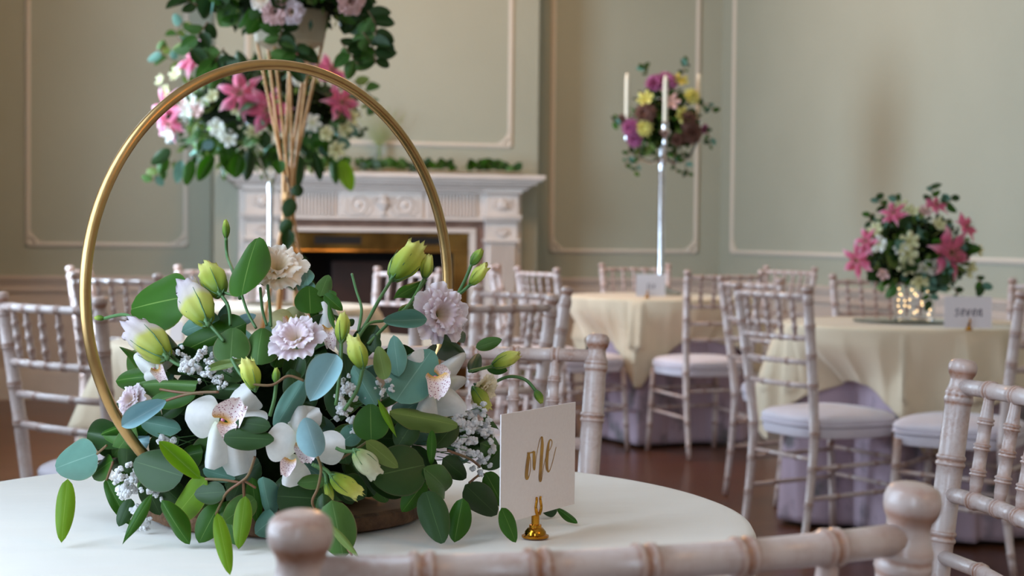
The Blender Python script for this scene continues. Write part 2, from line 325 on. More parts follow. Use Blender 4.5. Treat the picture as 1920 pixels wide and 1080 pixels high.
lining('breast_left', BX0, BX0, BY, YB, -1, 0)
TRIM = [0]
def wall_panel(P, u, v, n, w_, h):
    """moulded frame on a wall: P = lower left corner, u along, v up, n out of the wall; carved corner blocks"""
    TRIM[0] += 1
    P, u, v, n = Vector(P), Vector(u), Vector(v), Vector(n)
    def bar(a, b, half, dep):
        d = (b - a).normalized(); s_ = n.cross(d)
        rows = []
        prof = ((-half, 0), (-half, dep * 0.5), (-half * 0.5, dep * 0.6), (-half * 0.3, dep), (half * 0.3, dep), (half * 0.5, dep * 0.6), (half, dep * 0.5), (half, 0))
        for q in (a, b): rows.append([q + s_ * x + n * y for (x, y) in prof])
        mb.grid(rows, False)
    mb = MB(); hw = 0.016
    c = [P, P + u * w_, P + u * w_ + v * h, P + v * h]
    for i in range(4): bar(c[i], c[(i + 1) % 4], hw, 0.018)
    o = struct(mb.build('trim_%d' % TRIM[0], M['mould'], smooth=False))
    for i in range(4):
        e1 = (c[(i + 1) % 4] - c[i]).normalized(); e2 = (c[(i - 1) % 4] - c[i]).normalized(); k = 0.125
        pts = [c[i]] + [c[i] + e1 * k + (e2 * 0.0)]
        for j in range(9):
            t = j / 8 * math.pi / 2; pts.append(c[i] + e1 * k + e2 * k - (e2 * math.cos(t) + e1 * math.sin(t)) * k * 0.9)
        pts.append(c[i] + e2 * k)
        m2 = MB(); nn = len(pts)
        m2.add([p + n * 0.001 for p in pts] + [p + n * 0.014 for p in pts], [tuple(range(nn, 2 * nn))] + [(q, (q + 1) % nn, nn + (q + 1) % nn, nn + q) for q in range(nn)])
        for q in range(5):                                   # little carved leaves on the block
            t = (q + 0.5) / 5 * math.pi / 2; pc = c[i] + (e1 * math.cos(t) + e2 * math.sin(t)) * k * 0.42 + n * 0.014
            m2.lathe([(0.001, 0.012), (0.008, 0.008), (0.012, 0.0)], 8, pc, n)
        m2.build('corner_carving', M['mould'], o, smooth=False)
    return o
UX, UZ = (1, 0, 0), (0, 0, 1)
wall_panel((-0.345, YB, 0.99), UX, UZ, (0, -1, 0), 0.99, 2.5)
wall_panel((3.115, YB, 0.972), UX, UZ, (0, -1, 0), 1.048, 2.5)
wall_panel((1.00, BY, 1.66), UX, UZ, (0, -1, 0), 1.715, 1.9)
wall_panel((XR, 11.06, 0.974), (0, -1, 0), UZ, (-1, 0, 0), 4.6, 2.5)
wall_panel((XR, 6.2, 0.974), (0, -1, 0), UZ, (-1, 0, 0), 4.6, 2.5)

# ------------------------------------------------------------------ fireplace
fp = thing('fireplace', 'white carved fireplace with fluted pilasters, brown marble slips and brass surround', 'fireplace', (1.85, BY, 0))
def fb(name, x0, x1, y0, y1, z0, z1, m, bevel=0.0, parent=None):
    return boxobj(name, x0 - 1.85, x1 - 1.85, y0 - BY, y1 - BY, z0, z1, m, parent or fp, bevel)
YM = 10.76
sh = MB()
for (dx, yf, z0, z1) in ((0.0, 10.60, 1.435, 1.462), (0.02, 10.615, 1.42, 1.435), (0.045, 10.64, 1.40, 1.42), (0.075, 10.67, 1.385, 1.40), (0.09, 10.70, 1.365, 1.385)):
    sh.box(0.83 + dx - 1.85, 2.88 - dx - 1.85, yf - BY, 0, z0, z1)
sh.build('mantel_shelf', M['white_paint'], fp, smooth=False, bevel=0.004)
fb('frieze', 0.98, 2.74, YM, BY, 1.17, 1.366, M['white_paint'])
fb('frieze_cornice', 0.97, 2.75, YM - 0.03, YM, 1.345, 1.366, M['white_paint'], 0.004)
fb('frieze_bead', 1.19, 2.52, YM - 0.018, YM, 1.165, 1.182, M['white_paint'], 0.004)
fl = MB()                                                    # fine fluting of the frieze: ribs a few millimetres wide
for (x0, x1) in ((1.22, 1.545), (2.13, 2.46)):
    n = 15
    for k in range(n): x = x0 + (x1 - x0) * (k + 0.5) / n; fl.box(x - 0.006 - 1.85, x + 0.006 - 1.85, YM - 0.02 - BY, YM - BY, 1.195, 1.335)
o = fl.build('frieze_fluting', M['white_paint'], fp, smooth=False); o['kind'] = 'stuff'
fb('centre_tablet', 1.565, 2.105, YM - 0.02, YM, 1.183, 1.345, M['white_paint'], 0.003)
ub = MB(); ub.lathe([(0.016, -0.066), (0.02, -0.06), (0.008, -0.05), (0.012, -0.042), (0.034, -0.01), (0.042, 0.012), (0.034, 0.022), (0.026, 0.032), (0.038, 0.042), (0.03, 0.052), (0.012, 0.062), (0.004, 0.072)], 16, (0, YM - 0.022 - BY, 1.262))
for s_ in (-1, 1): ub.tube([(s_ * 0.036, YM - 0.03 - BY, 1.262 + 0.0), (s_ * 0.062, YM - 0.03 - BY, 1.285), (s_ * 0.056, YM - 0.03 - BY, 1.31), (s_ * 0.034, YM - 0.03 - BY, 1.302)], 0.006)
ub.build('carved_urn', M['white_paint'], fp)
for cx in (1.69, 1.985):
    wb = MB()
    for k in range(20):
        t = 2 * math.pi * k / 20; p = V(cx - 1.85 + 0.052 * math.cos(t), YM - 0.024 - BY, 1.262 + 0.052 * math.sin(t))
        wb.lathe([(0.002, 0.008), (0.008, 0.005), (0.011, -0.002)], 6, p, (0, -1, 0))
    wb.lathe([(0.004, 0.012), (0.016, 0.008), (0.022, 0.0)], 10, V(cx - 1.85, YM - 0.021 - BY, 1.262), (0, -1, 0))
    for s_ in (-1, 1): wb.tube([V(cx - 1.85, YM - 0.024 - BY, 1.205), V(cx - 1.85 + s_ * 0.05, YM - 0.024 - BY, 1.198), V(cx - 1.85 + s_ * 0.085, YM - 0.024 - BY, 1.225), V(cx - 1.85 + s_ * 0.075, YM - 0.024 - BY, 1.30)], 0.006)
    wb.build('carved_wreath', M['white_paint'], fp)
for (x0, x1) in ((0.98, 1.19), (2.52, 2.73)):
    pl = fb('pilaster', x0, x1, YM - 0.012, BY, 0.0, 1.17, M['white_paint'])
    fb('pilaster_plinth', x0 - 0.02, x1 + 0.02, YM - 0.035, BY, 0.0, 0.22, M['white_paint'], 0.004, pl)
    fb('pilaster_block', x0 - 0.004, x1 + 0.004, YM - 0.035, BY, 1.205, 1.345, M['white_paint'], 0.004, pl)
    for z0, z1, t in ((1.183, 1.205, 0.05), (1.165, 1.183, 0.035), (1.03, 1.05, 0.03), (1.345, 1.368, 0.055)): fb('capital_moulding', x0 - t * 0.4, x1 + t * 0.4, YM - t - 0.01, BY, z0, z1, M['white_paint'], 0.003, pl)
    cb = MB(); xm = (x0 + x1) / 2 - 1.85
    for k in range(7):
        a_ = math.radians(-60 + 20 * k); cb.tube([V(xm, YM - 0.02 - BY, 1.07), V(xm + 0.03 * math.sin(a_), YM - 0.03 - BY, 1.07 + 0.03 * math.cos(a_)), V(xm + 0.06 * math.sin(a_), YM - 0.022 - BY, 1.075 + 0.055 * math.cos(a_))], 0.008, 6, 0.003)
    cb.build('carved_leaf', M['white_paint'], pl); cb = MB()
    cb.lathe([(0.004, 0.03), (0.03, 0.022), (0.04, 0.0)], 12, V(xm, YM - 0.035 - BY, 1.275), (0, -1, 0))
    for s_ in (-1, 1): cb.tube([V(xm + s_ * 0.02, YM - 0.04 - BY, 1.24), V(xm + s_ * 0.06, YM - 0.04 - BY, 1.26), V(xm + s_ * 0.05, YM - 0.04 - BY, 1.31)], 0.007)
    cb.build('carved_rosette', M['white_paint'], pl)
    pf = MB(); n = 6
    for k in range(n): x = x0 + 0.02 + (x1 - x0 - 0.04) * (k + 0.5) / n; pf.box(x - 0.007 - 1.85, x + 0.007 - 1.85, YM - 0.034 - BY, YM - 0.012 - BY, 0.24, 1.02)
    pf.build('pilaster_fluting', M['white_paint'], pl, smooth=False)
    # outer return strip
    xo = (0.945, 0.98) if x0 < 1.5 else (2.73, 2.768)
    fb('outer_return', xo[0], xo[1], YM + 0.03, BY, 0, 1.366, M['white_paint'], 0.003)
fb('marble_lintel', 1.19, 2.52, YM + 0.03, BY, 1.118, 1.17, M['marble'])
fb('marble_slip', 1.19, 1.245, YM + 0.03, BY, 0, 1.118, M['marble']); fb('marble_slip', 2.465, 2.52, YM + 0.03, BY, 0, 1.118, M['marble'])
fb('inner_frame_head', 1.245, 2.465, YM + 0.015, BY, 1.088, 1.118, M['white_paint'], 0.004)
fb('inner_frame_side', 1.245, 1.285, YM + 0.015, BY, 0, 1.088, M['white_paint'], 0.004); fb('inner_frame_side', 2.425, 2.465, YM + 0.015, BY, 0, 1.088, M['white_paint'], 0.004)
hd = fb('brass_hood', 1.285, 2.425, YM + 0.05, YM + 0.07, 0.965, 1.088, M['brass'], 0.004)
for (x0, x1) in ((1.42, 1.72), (2.03, 2.24)): fb('hood_vent', x0, x1, YM + 0.045, YM + 0.05, 1.01, 1.06, M['black'], 0, hd)
fb('hood_ridge', 1.285, 2.425, YM + 0.035, YM + 0.05, 0.958, 0.972, M['brass'], 0.003, hd)
fb('brass_side', 1.285, 1.335, YM + 0.05, YM + 0.07, 0, 0.965, M['brass'], 0.004); fb('brass_side', 2.32, 2.425, YM + 0.05, YM + 0.07, 0, 0.965, M['brass'], 0.004)
fbx = MB(); fbx.box(1.335 - 1.85, 2.32 - 1.85, 0.28, 0.30, 0, 0.965); fbx.box(1.33 - 1.85, 1.338 - 1.85, -0.08, 0.3, 0, 0.965); fbx.box(2.318 - 1.85, 2.325 - 1.85, -0.08, 0.3, 0, 0.965); fbx.box(1.335 - 1.85, 2.32 - 1.85, -0.08, 0.3, 0.958, 0.965)
fbx.build('firebox', M['black'], fp, smooth=False)
fb('fireback_panel', 1.56, 2.12, BY + 0.1, BY + 0.13, 0.05, 0.90, M['firebrick'], 0.01)
fb('hearth', 1.0, 2.7, 10.35, YM + 0.02, 0.0, 0.03, M['marble'], 0.004)

# ------------------------------------------------------------------ chairs
def rings(L_, segs, r, wear_ends=0.6, pair=0.0035, hgt=0.0024):
    """bamboo style profile along a length L_: pairs of raised rings at the given lengths"""
    pr = [(0.0, r, wear_ends)]
    for s_ in segs:
        for (d, h, a_) in ((-0.0085, 0, 0.15), (-0.0065, hgt * 0.8, 0.7), (-0.0045, hgt, 0.15), (-0.0025, hgt * 0.8, 0.55), (0, -0.0002, 1.0), (0.0025, hgt * 0.8, 0.55), (0.0045, hgt, 0.15), (0.0065, hgt * 0.8, 0.7), (0.0085, 0, 0.15)):
            pr.append((s_ + d, r + h, a_))
        pr.append((s_ + 0.02, r, 0.0))
    pr.append((L_, r, wear_ends)); return [(t / L_, rr, a_) for (t, rr, a_) in pr]
CH_H, PW, PT = 0.92, 0.204, -0.235
def post_path(sx):
    def f(t):
        z = CH_H * (1 - t)
        y = -0.175 - 0.060 * max(0, (z - 0.43) / 0.49) ** 1.15 - 0.045 * max(0, (0.43 - z) / 0.43) ** 1.6
        x = sx * (0.175 + (PW - 0.175) * max(0, (z - 0.43) / 0.49))
        return V(x, y, z)
    return f
def make_chair():
    t = thing('chiavari_chair', 'limewashed chair', 'chair')
    lime = M['lime']
    for sx in (-1, 1):
        pr = [(0.0, 0.006, 0.3), (0.0006, 0.0115, 0.45), (0.002, 0.0150, 0.5), (0.005, 0.0178, 0.3), (0.010, 0.0192, 0.15), (0.015, 0.0190, 0.4), (0.0195, 0.0176, 0.95), (0.024, 0.0150, 0.7), (0.029, 0.0143, 0.2), (0.035, 0.0152, 0.05), (0.041, 0.0174, 0.3),
              (0.043, 0.0186, 0.5), (0.046, 0.0190, 0.1), (0.049, 0.0182, 0.8), (0.052, 0.0192, 0.1), (0.056, 0.0194, 0.2), (0.059, 0.0180, 0.8), (0.063, 0.0172, 0.1)]
        pr += [(a_ * 0.92, r, c) for (a_, r, c) in []]
        for s_ in (0.135, 0.235, 0.335, 0.50, 0.62, 0.74, 0.85):
            r = 0.0175 if s_ < 0.4 else 0.0175 - 0.006 * (s_ - 0.4) / 0.5
            for (d, h, a_) in ((-0.0085, 0, 0.1), (-0.0065, 0.0018, 0.6), (-0.0045, 0.0023, 0.1), (-0.002, 0.0018, 0.5), (0, 0, 0.9), (0.002, 0.0018, 0.5), (0.0045, 0.0023, 0.1), (0.0065, 0.0018, 0.6), (0.0085, 0, 0.1)):
                pr.append((s_ + d, r + h, a_))
            pr.append((s_ + 0.02, r, 0.0))
        pr.append((0.92, 0.0115, 0.5))
        MB().turned(post_path(sx), [(q[0] / 0.92, q[1], q[2]) for q in pr], 16).build('back_post', lime, t, auto=False)
        def fleg(u, sx=sx): return V(sx * (0.178 + 0.012 * u), 0.165 + 0.03 * u, 0.42 * (1 - u))
        MB().turned(fleg, rings(0.42, (0.09, 0.19, 0.29), 0.0135), 12).build('front_leg', lime, t, auto=False)
        for z in (0.20, 0.30):
            def sd(u, sx=sx, z=z): return V(sx * 0.18, -0.18 + 0.36 * u, z + 0.01 * u)
            MB().turned(sd, rings(0.36, (0.1, 0.26), 0.008), 8).build('stretcher', lime, t, auto=False)
    def rail(z, bow, r, pos, seg=12):
        tt = 1 - z / CH_H; a_, b_ = post_path(-1)(tt), post_path(1)(tt)
        def f(u): return a_.lerp(b_, u) + V(0, -bow * 4 * u * (1 - u), 0)
        Lr = (b_ - a_).length
        return f, MB().turned(f, rings(Lr, pos(Lr), r, 0.1), seg)
    sp = lambda L_: [L_ * k / 6 for k in range(1, 6)]
    tf, mbt = rail(0.884, 0.03, 0.0106, sp, 14); mbt.build('top_rail', lime, t, auto=False)
    lf, mbl = rail(0.742, 0.026, 0.0102, sp, 12); mbl.build('spindle_rail', lime, t, auto=False)
    for z in (0.66, 0.58): _, mbr = rail(z, 0.02, 0.0095, lambda L_: [L_ * 0.3, L_ * 0.7]); mbr.build('back_rail', lime, t, auto=False)
    for k in range(1, 6):
        a_, b_ = tf(k / 6), lf(k / 6)
        pr = [(0, 0.0066, 0.9), (0.008, 0.0068, 0.6), (0.02, 0.0074, 0.25), (0.034, 0.0088, 0.1)]
        for c in (0.040, 0.073, 0.106):
            for (d, h, q) in ((-0.005, 0.0088, 0.3), (-0.0035, 0.0112, 0.7), (-0.0018, 0.0114, 0.1), (0, 0.0092, 0.9), (0.0018, 0.0114, 0.1), (0.0035, 0.0112, 0.7), (0.005, 0.0088, 0.3)): pr.append((c + d, h, q))
            pr.append((c + 0.016, 0.0086, 0.05))
        pr += [(0.125, 0.0078, 0.3), (0.142, 0.0066, 0.9)]
        MB().turned(lambda u, a_=a_, b_=b_: a_.lerp(b_, u), [(q[0] / 0.142, q[1], q[2]) for q in pr], 10).build('spindle', lime, t, auto=False)
    for (y, z) in ((-0.178, 0.33), (0.185, 0.22), (0.175, 0.32)):
        MB().turned(lambda u, y=y, z=z: V(-0.18 + 0.36 * u, y, z), rings(0.36, (0.1, 0.26), 0.008), 8).build('stretcher', lime, t, auto=False)
    def pad(prof, n_=40, ex=3.2):
        rows = []
        for (k, z) in prof:
            rr = []
            for j in range(n_):
                a_ = 2 * math.pi * j / n_; c, s_ = math.cos(a_), math.sin(a_)
                x = math.copysign(abs(c) ** (2 / ex), c) * 0.195 * k; y = math.copysign(abs(s_) ** (2 / ex), s_) * 0.195 * k
                rr.append(V(x * (1 + 0.05 * y / 0.195), y + 0.01, z))
            rows.append(rr)
        return MB().grid(rows, True, None, True)
    pad([(0.90, 0.395), (1.0, 0.40), (1.02, 0.415), (1.02, 0.432), (0.98, 0.437)]).build('seat_frame', M['cushion'], t)
    cu = pad([(0.9, 0.437), (1.0, 0.440), (1.04, 0.449), (1.05, 0.459), (1.02, 0.469), (0.93, 0.478), (0.7, 0.487), (0.35, 0.491), (0.02, 0.492)]).build('seat_cushion', M['cushion'], t)
    pad([(1.03, 0.437), (1.065, 0.439), (1.065, 0.4425), (1.03, 0.4445)]).build('piping', M['cushion'], cu)
    return t
chair0 = make_chair(); CHAIR_N = [0]; CHAIRS = []
def chair(mx, my, fx, fy, label, group):
    l_ = math.hypot(fx, fy); fx, fy = fx / l_, fy / l_
    c = chair0 if CHAIR_N[0] == 0 else copy_tree(chair0); CHAIR_N[0] += 1
    c.location = (mx - PT * fx, my - PT * fy, 0); c.rotation_euler = (0, 0, math.atan2(-fx, fy)); c['label'] = label; c['group'] = group
    CHAIRS.append((c.location.x, c.location.y, fx, fy))
T1, T2, T3, T6, T7 = (0.25, 1.90), (0.75, 7.38), (0.56, 5.0), (2.97, 8.60), (3.03, 5.85)
G1, G2, G3, G6, G7 = ('chairs at the gold hoop table', 'chairs at the table with the tall lily vase', 'chairs at the table with the gold rod stand', 'chairs at the candelabra table', 'chairs at the table with the lily bowl')
chair(0.323, 0.99, -0.098, 0.995, 'worn limewashed chair whose knobbed back rail crosses the foot of the gold hoop table', G1)
chair(0.619, 2.72, -0.30, -0.954, 'pearly limewashed chair across the gold hoop table, just behind the card reading one', G1)
chair(1.104, 1.855, -0.985, 0.17, 'limewashed chair with ringed spindles at the side of the gold hoop table', G1)
chair(-0.084, 4.40, 0.803, 0.596, 'limewashed chair with its back turned, seen past the hoop ring by the wall', G3)
chair(1.03, 4.38, -0.25, 0.97, 'brownish limewashed chair with its back turned, in front of the angled chair', G3)
chair(1.36, 5.28, -0.866, -0.5, 'limewashed chair beside the gold rod stand table, angled towards the stand', G3)
chair(1.50, 8.0, -0.809, -0.588, 'bright limewashed chair standing in front of the dark fireplace opening', G2)
chair(-0.02, 8.15, 0.97, -0.2, 'limewashed chair seen edge on at the lily vase table, against the cream lower wall', G2)
chair(0.64, 8.35, 0.1, -1.0, 'limewashed chair between the tall lily vase table and the wall recess', G2)
chair(0.12, 6.72, 0.66, 0.75, 'limewashed chair mostly hidden behind the big upright leaves, at the lily vase table', G2)
chair(2.196, 8.243, 0.972, 0.236, 'white limewashed chair left of the candelabra table beside the fireplace pilaster', G6)
chair(2.12, 8.82, 0.95, -0.3, 'limewashed chair half hidden behind the white chair by the fireplace pilaster', G6)
chair(3.11, 9.45, 0.0, -1.0, 'limewashed chair on the wall side of the candelabra table behind the card', G6)
chair(3.005, 7.74, -0.14, 0.99, 'limewashed chair with white pad tucked in at the candelabra table, back turned', G6)
chair(3.80, 8.80, -0.95, -0.3, 'limewashed chair between the candelabra table and the right hand wall', G6)
chair(2.29, 5.465, 0.974, 0.225, 'limewashed chair with white round edged pad, pulled out before the lily bowl table', G7)
chair(2.63, 6.50, 0.97, 0.24, 'limewashed chair standing close behind the pulled out chair of the lily bowl table', G7)
chair(3.425, 6.97, -0.12, -0.99, 'limewashed chair behind the bowl of lilies', G7)
chair(3.84, 6.20, -0.9, -0.42, 'limewashed chair by the right hand wall beyond the card reading seven', G7)
chair(3.02, 4.98, -0.7, 0.7, 'pinkish limewashed chair in front of the lily bowl table, behind the chair with ringed spindles', G7)

# ------------------------------------------------------------------ tables and cloths
def round_table(c, label):
    t = thing('round_table', label, 'table', (c[0], c[1], 0), 0, 'round banquet tables')
    MB().lathe([(0.30, 0.735), (0.442, 0.735), (0.45, 0.745), (0.446, 0.757), (0.02, 0.757)], 40).build('table_top', M['table_wood'], t)
    for k in range(4):
        a_ = math.pi / 4 + k * math.pi / 2
        MB().tube([(0.17 * math.cos(a_), 0.17 * math.sin(a_), 0.74), (0.20 * math.cos(a_), 0.20 * math.sin(a_), 0.0)], 0.018, 8).build('leg', M['table_wood'], t)
def reach(c, NT, y0, y1, hx, margin):
    """how far out a hanging cloth can go at each angle before it presses against a chair"""
    lim = []
    for j in range(NT):
        a_ = 2 * math.pi * j / NT; r = 0.24
        while r < 0.75:
            x, y = c[0] + r * math.cos(a_), c[1] + r * math.sin(a_)
            if any(y0 < (x - cx) * fx + (y - cy) * fy < y1 and abs((x - cx) * fy - (y - cy) * fx) < hx for (cx, cy, fx, fy) in CHAIRS): break
            r += 0.004
        lim.append(r - margin if r < 0.75 else 9.0)
    for _ in range(2):                                       # the cloth cannot turn sharply round a corner
        for j in list(range(NT)) + list(range(NT - 1, -1, -1)):
            lim[j] = min(lim[j], lim[(j + 1) % NT] + 0.016, lim[j - 1] + 0.016)
    return lim
def cloth(name, c, label, m, r0=0.482, side=0.68, rot=0.0, seed=1, nf=11, amp=0.03, floor=False, ztop=0.765, group=None):
    R = random.Random(seed); ph = [R.uniform(0, 6.28) for _ in range(6)]
    NT = 220; rows = []
    def fold(a_):
        q_ = math.sin(nf * a_ + ph[0] + 0.7 * math.sin(2 * a_ + ph[1])); return 0.75 * (1 - 2 * abs(q_) ** 0.7 if not floor else q_) + 0.3 * math.sin((nf + 5) * a_ + ph[2]) + 0.25 * math.sin(3 * a_ + ph[3])
    for k in (0.02, 0.25, 0.5, 0.7, 0.85, 0.94): rows.append([V(c[0] + r0 * k * math.cos(2 * math.pi * j / NT), c[1] + r0 * k * math.sin(2 * math.pi * j / NT), ztop + 0.0012 * noise.noise(V(5 * k * math.cos(2 * math.pi * j / NT), 5 * k * math.sin(2 * math.pi * j / NT), seed))) for j in range(NT)])
    for (k, dz) in ((0.975, 0.001), (0.992, 0.004), (1.0, 0.011)): rows.append([V(c[0] + r0 * k * math.cos(2 * math.pi * j / NT), c[1] + r0 * k * math.sin(2 * math.pi * j / NT), ztop - dz) for j in range(NT)])
    NV = 26
    mg = 0.060 if floor else 0.007
    low = reach(c, NT, -0.26, 0.222, 0.217, mg); high = reach(c, NT, -0.30, -0.14, 0.230, mg)
    for i in range(1, NV + 1):
        row = []
        for j in range(NT):
            a_ = 2 * math.pi * j / NT; b_ = (a_ - rot) % (math.pi / 2); 
            if floor: drop = ztop - 0.022
            else:
                b2 = min(b_, math.pi / 2 - b_); drop = min(side / math.cos(b2) * 1.0, side * 1.36) - r0
            s_ = drop * i / NV; f_ = fold(a_)
            rr = r0 + 0.004 + amp * (min(1, s_ / 0.24) ** 0.8) * (f_ + 1.05) + 0.02 * s_
            if floor: rr = r0 + amp * (min(1, s_ / 0.7) ** 2) * (f_ + 0.35) + 0.01 * s_
            z_ = ztop - 0.011 - s_ * 0.99; q_ = min(1, max(0, (z_ - 0.51) / 0.20)); q_ = q_ * q_ * (3 - 2 * q_)
            lim = min(low[j] + (max(r0, low[j]) - low[j]) * q_ if low[j] < r0 or q_ == 0 else 9, max(high[j], r0 * (1 if z_ > 0.72 else 0)))
            if rr > lim: rr = max(min(rr, lim) - (0.004 if floor else 0.013) * (1.2 - f_) * min(1, s_ / 0.15), 0.25)      # pressed in, still folded
            row.append(V(c[0] + rr * math.cos(a_), c[1] + rr * math.sin(a_), ztop - 0.011 - s_ * 0.99))
        rows.append(row)
    rows.reverse()
    o = MB().grid(rows, True, None, False).build(name, m, None, auto=False)
    s = o.modifiers.new('thickness', 'SOLIDIFY'); s.thickness = 0.0012; s.offset = -1
    return tag(o, label, 'tablecloth', group)
for (c, lab, nm) in ((T1, 'gold hoop centrepiece', 1), (T2, 'tall lily vase', 2), (T3, 'gold rod stand', 3), (T6, 'silver candelabra', 6), (T7, 'bowl of lilies', 7)):
    round_table(c, 'round table under cloths, carrying the ' + lab)
    cloth('table_skirt', c, 'mauve floral floor length skirt of the table carrying the ' + lab, M['skirt'], 0.468, seed=nm + 20, nf=17, amp=0.030, floor=True, ztop=0.7605, group='mauve under cloths')
    cloth('tablecloth', c, ('ivory' if nm == 1 else 'cream') + ' square cloth over the table carrying the ' + lab, M['cloth_ivory' if nm == 1 else 'cloth_cream'], 0.492, 0.69, {1: 0.3, 2: 0.5, 3: 0.9, 6: 0.23, 7: 0.45}[nm], seed=nm, nf=12, amp=0.052, group='square top cloths')

# ------------------------------------------------------------------ leaf, petal and bud meshes
def blade(nu, nv, outline, curl=0.0, fold=0.0, bend=0.0, wav=0.0, seed=0, attr='u', tipwave=0.0):
    """unit blade: length 1 along +y from the origin, width 1, face +z"""
    mb = MB(); rows = []; at_ = []; R = random.Random(seed); p1, p2 = R.uniform(0, 6), R.uniform(0, 6)
    for i in range(nv + 1):
        v = i / nv; hw = outline(v) * 0.5; row = []
        for j in range(nu + 1):
            u = -1 + 2 * j / nu
            y = v; z = -bend * v * v
            if bend: y = v - 0.25 * bend * bend * v * v
            x = u * hw; z += fold * abs(u) * hw - curl * (u * hw) ** 2 * 4 + wav * math.sin(7 * v + p1 + (1.5 if u > 0 else 0)) * abs(u) ** 2 * hw * 2
            z += tipwave * v ** 3 * math.sin(4.5 * u + p2) + tipwave * 0.6 * v ** 4 * math.sin(11 * u + p1)
            y += tipwave * 0.35 * v ** 5 * math.sin(14 * u + p2)
            row.append(V(x, y, z)); at_.append(abs(u) if attr == 'u' else v)
        rows.append(row)
    return mb.grid(rows, False, at_)
OUT = {'round': lambda v: max(0.02, (math.sin(math.pi * min(1, v * 0.98 + 0.01) ** 0.8)) ** 0.55),
       'ovate': lambda v: max(0.015, math.sin(math.pi * min(1, v) ** 0.86) ** 0.62),
       'lance': lambda v: max(0.012, math.sin(math.pi * min(1, v) ** 0.85) ** 1.15),
       'petal': lambda v: max(0.10, math.sin(math.pi * (0.04 + 0.9 * v ** 1.15)) ** 0.7),
       'lily': lambda v: max(0.03, math.sin(math.pi * (0.08 + 0.92 * v) ** 0.9) ** 1.0)}
def leafset(nu, nv):
    d = {}
    for k in ('round', 'ovate', 'lance'):
        d[k] = [blade(nu, nv, OUT[k], curl=c, fold=f_, bend=b_, wav=w_, seed=i).mesh('leaf_' + k, LM['deep']) for i, (c, f_, b_, w_) in enumerate(((0.1, 0.08, 0.08, 0.02), (0.2, -0.05, 0.22, 0.03), (-0.25, 0.12, -0.12, 0.03), (0.05, 0.22, 0.3, 0.04)))]
    return d
HI, LO = leafset(8, 14), leafset(4, 6)
def leaf_matrix(B, T, wid, n):
    y = T - B; L_ = max(y.length, 1e-4); y = y / L_; x = y.cross(n)
    if x.length < 1e-4: x = y.orthogonal()
    x.normalize(); z = x.cross(y)
    X, Y, Z = x * wid, y * L_, z * L_
    return Matrix(((X.x, Y.x, Z.x, B.x), (X.y, Y.y, Z.y, B.y), (X.z, Y.z, Z.z, B.z), (0, 0, 0, 1)))
def rot_z_mat(p, ax, s_, spin=0.0):
    R = frame(ax).to_4x4(); return Matrix.Translation(p) @ R @ Matrix.Rotation(spin, 4, 'Z') @ Matrix.Diagonal((s_, s_, s_, 1))
# lisianthus: three rings of ruffled petals, cup shaped, unit radius, axis +z
def cup_petal(spread, height, r0, width, ruffle, seed):
    mb = MB(); R = random.Random(seed); rows = []; at_ = []; nu, nv = 32, 10; ph = [R.uniform(0, 6) for _ in range(5)]
    for i in range(nv + 1):
        v = i / nv; row = []
        for j in range(nu + 1):
            u = -1 + 2 * j / nu
            rad = r0 + (spread - r0) * v ** 1.1 * (1 - 0.10 * u * u); z = height * math.sin(v * math.pi * 0.55) ** 0.9
            ang = u * width * (0.62 + 0.38 * math.sin(math.pi * (0.1 + 0.70 * v)))
            ed = v ** 4
            rad += ruffle * ed * (1.0 * math.sin(4.5 * u + ph[0]) + 0.4 * math.sin(11 * u + ph[1])); z += ruffle * ed * (0.7 * math.sin(6 * u + ph[2]) + 0.6 * math.sin(15 * u + ph[3])) - 0.06 * ed * (u * u)
            if i == nv: z += R.uniform(-0.035, 0.035); rad += R.uniform(-0.02, 0.02)
            row.append(V(rad * math.cos(ang), rad * math.sin(ang), z)); at_.append(v)
        rows.append(row)
    return mb.grid(rows, False, at_).mesh('lisianthus_petal', PM['lilac'])
LIS = [[cup_petal(0.98, 0.50, 0.06, 0.86, 0.07, s_) for s_ in (1, 2, 3)], [cup_petal(0.72, 0.74, 0.05, 0.92, 0.065, s_) for s_ in (4, 5)], [cup_petal(0.50, 0.80, 0.04, 1.05, 0.05, s_) for s_ in (6, 7)]]
CALYX = MB()
CALYX.lathe([(0.05, -0.35), (0.09, -0.25), (0.17, -0.1), (0.2, 0.05), (0.12, 0.14), (0.02, 0.16)], 10)
for k in range(5):
    a_ = 2 * math.pi * k / 5; CALYX.tube([(0.14 * math.cos(a_), 0.14 * math.sin(a_), -0.15), (0.25 * math.cos(a_), 0.25 * math.sin(a_), 0.05), (0.36 * math.cos(a_), 0.36 * math.sin(a_), 0.2)], 0.035, 5, 0.004)
CALYX = CALYX.mesh('calyx', M['stem_green'])
def lisianthus(root, p, ax, r, m, name='lisianthus', rings_=(5, 5, 3), sq=1.0):
    h = inst(name, CALYX, rot_z_mat(p, ax, r), root)
    for ri, n in enumerate(rings_):
        for k in range(n): inst('petal', LIS[ri][k % len(LIS[ri])], Matrix.Rotation(2 * math.pi * (k + 0.5 * ri) / n + 0.3 * ri, 4, 'Z'), h, m)
    return h
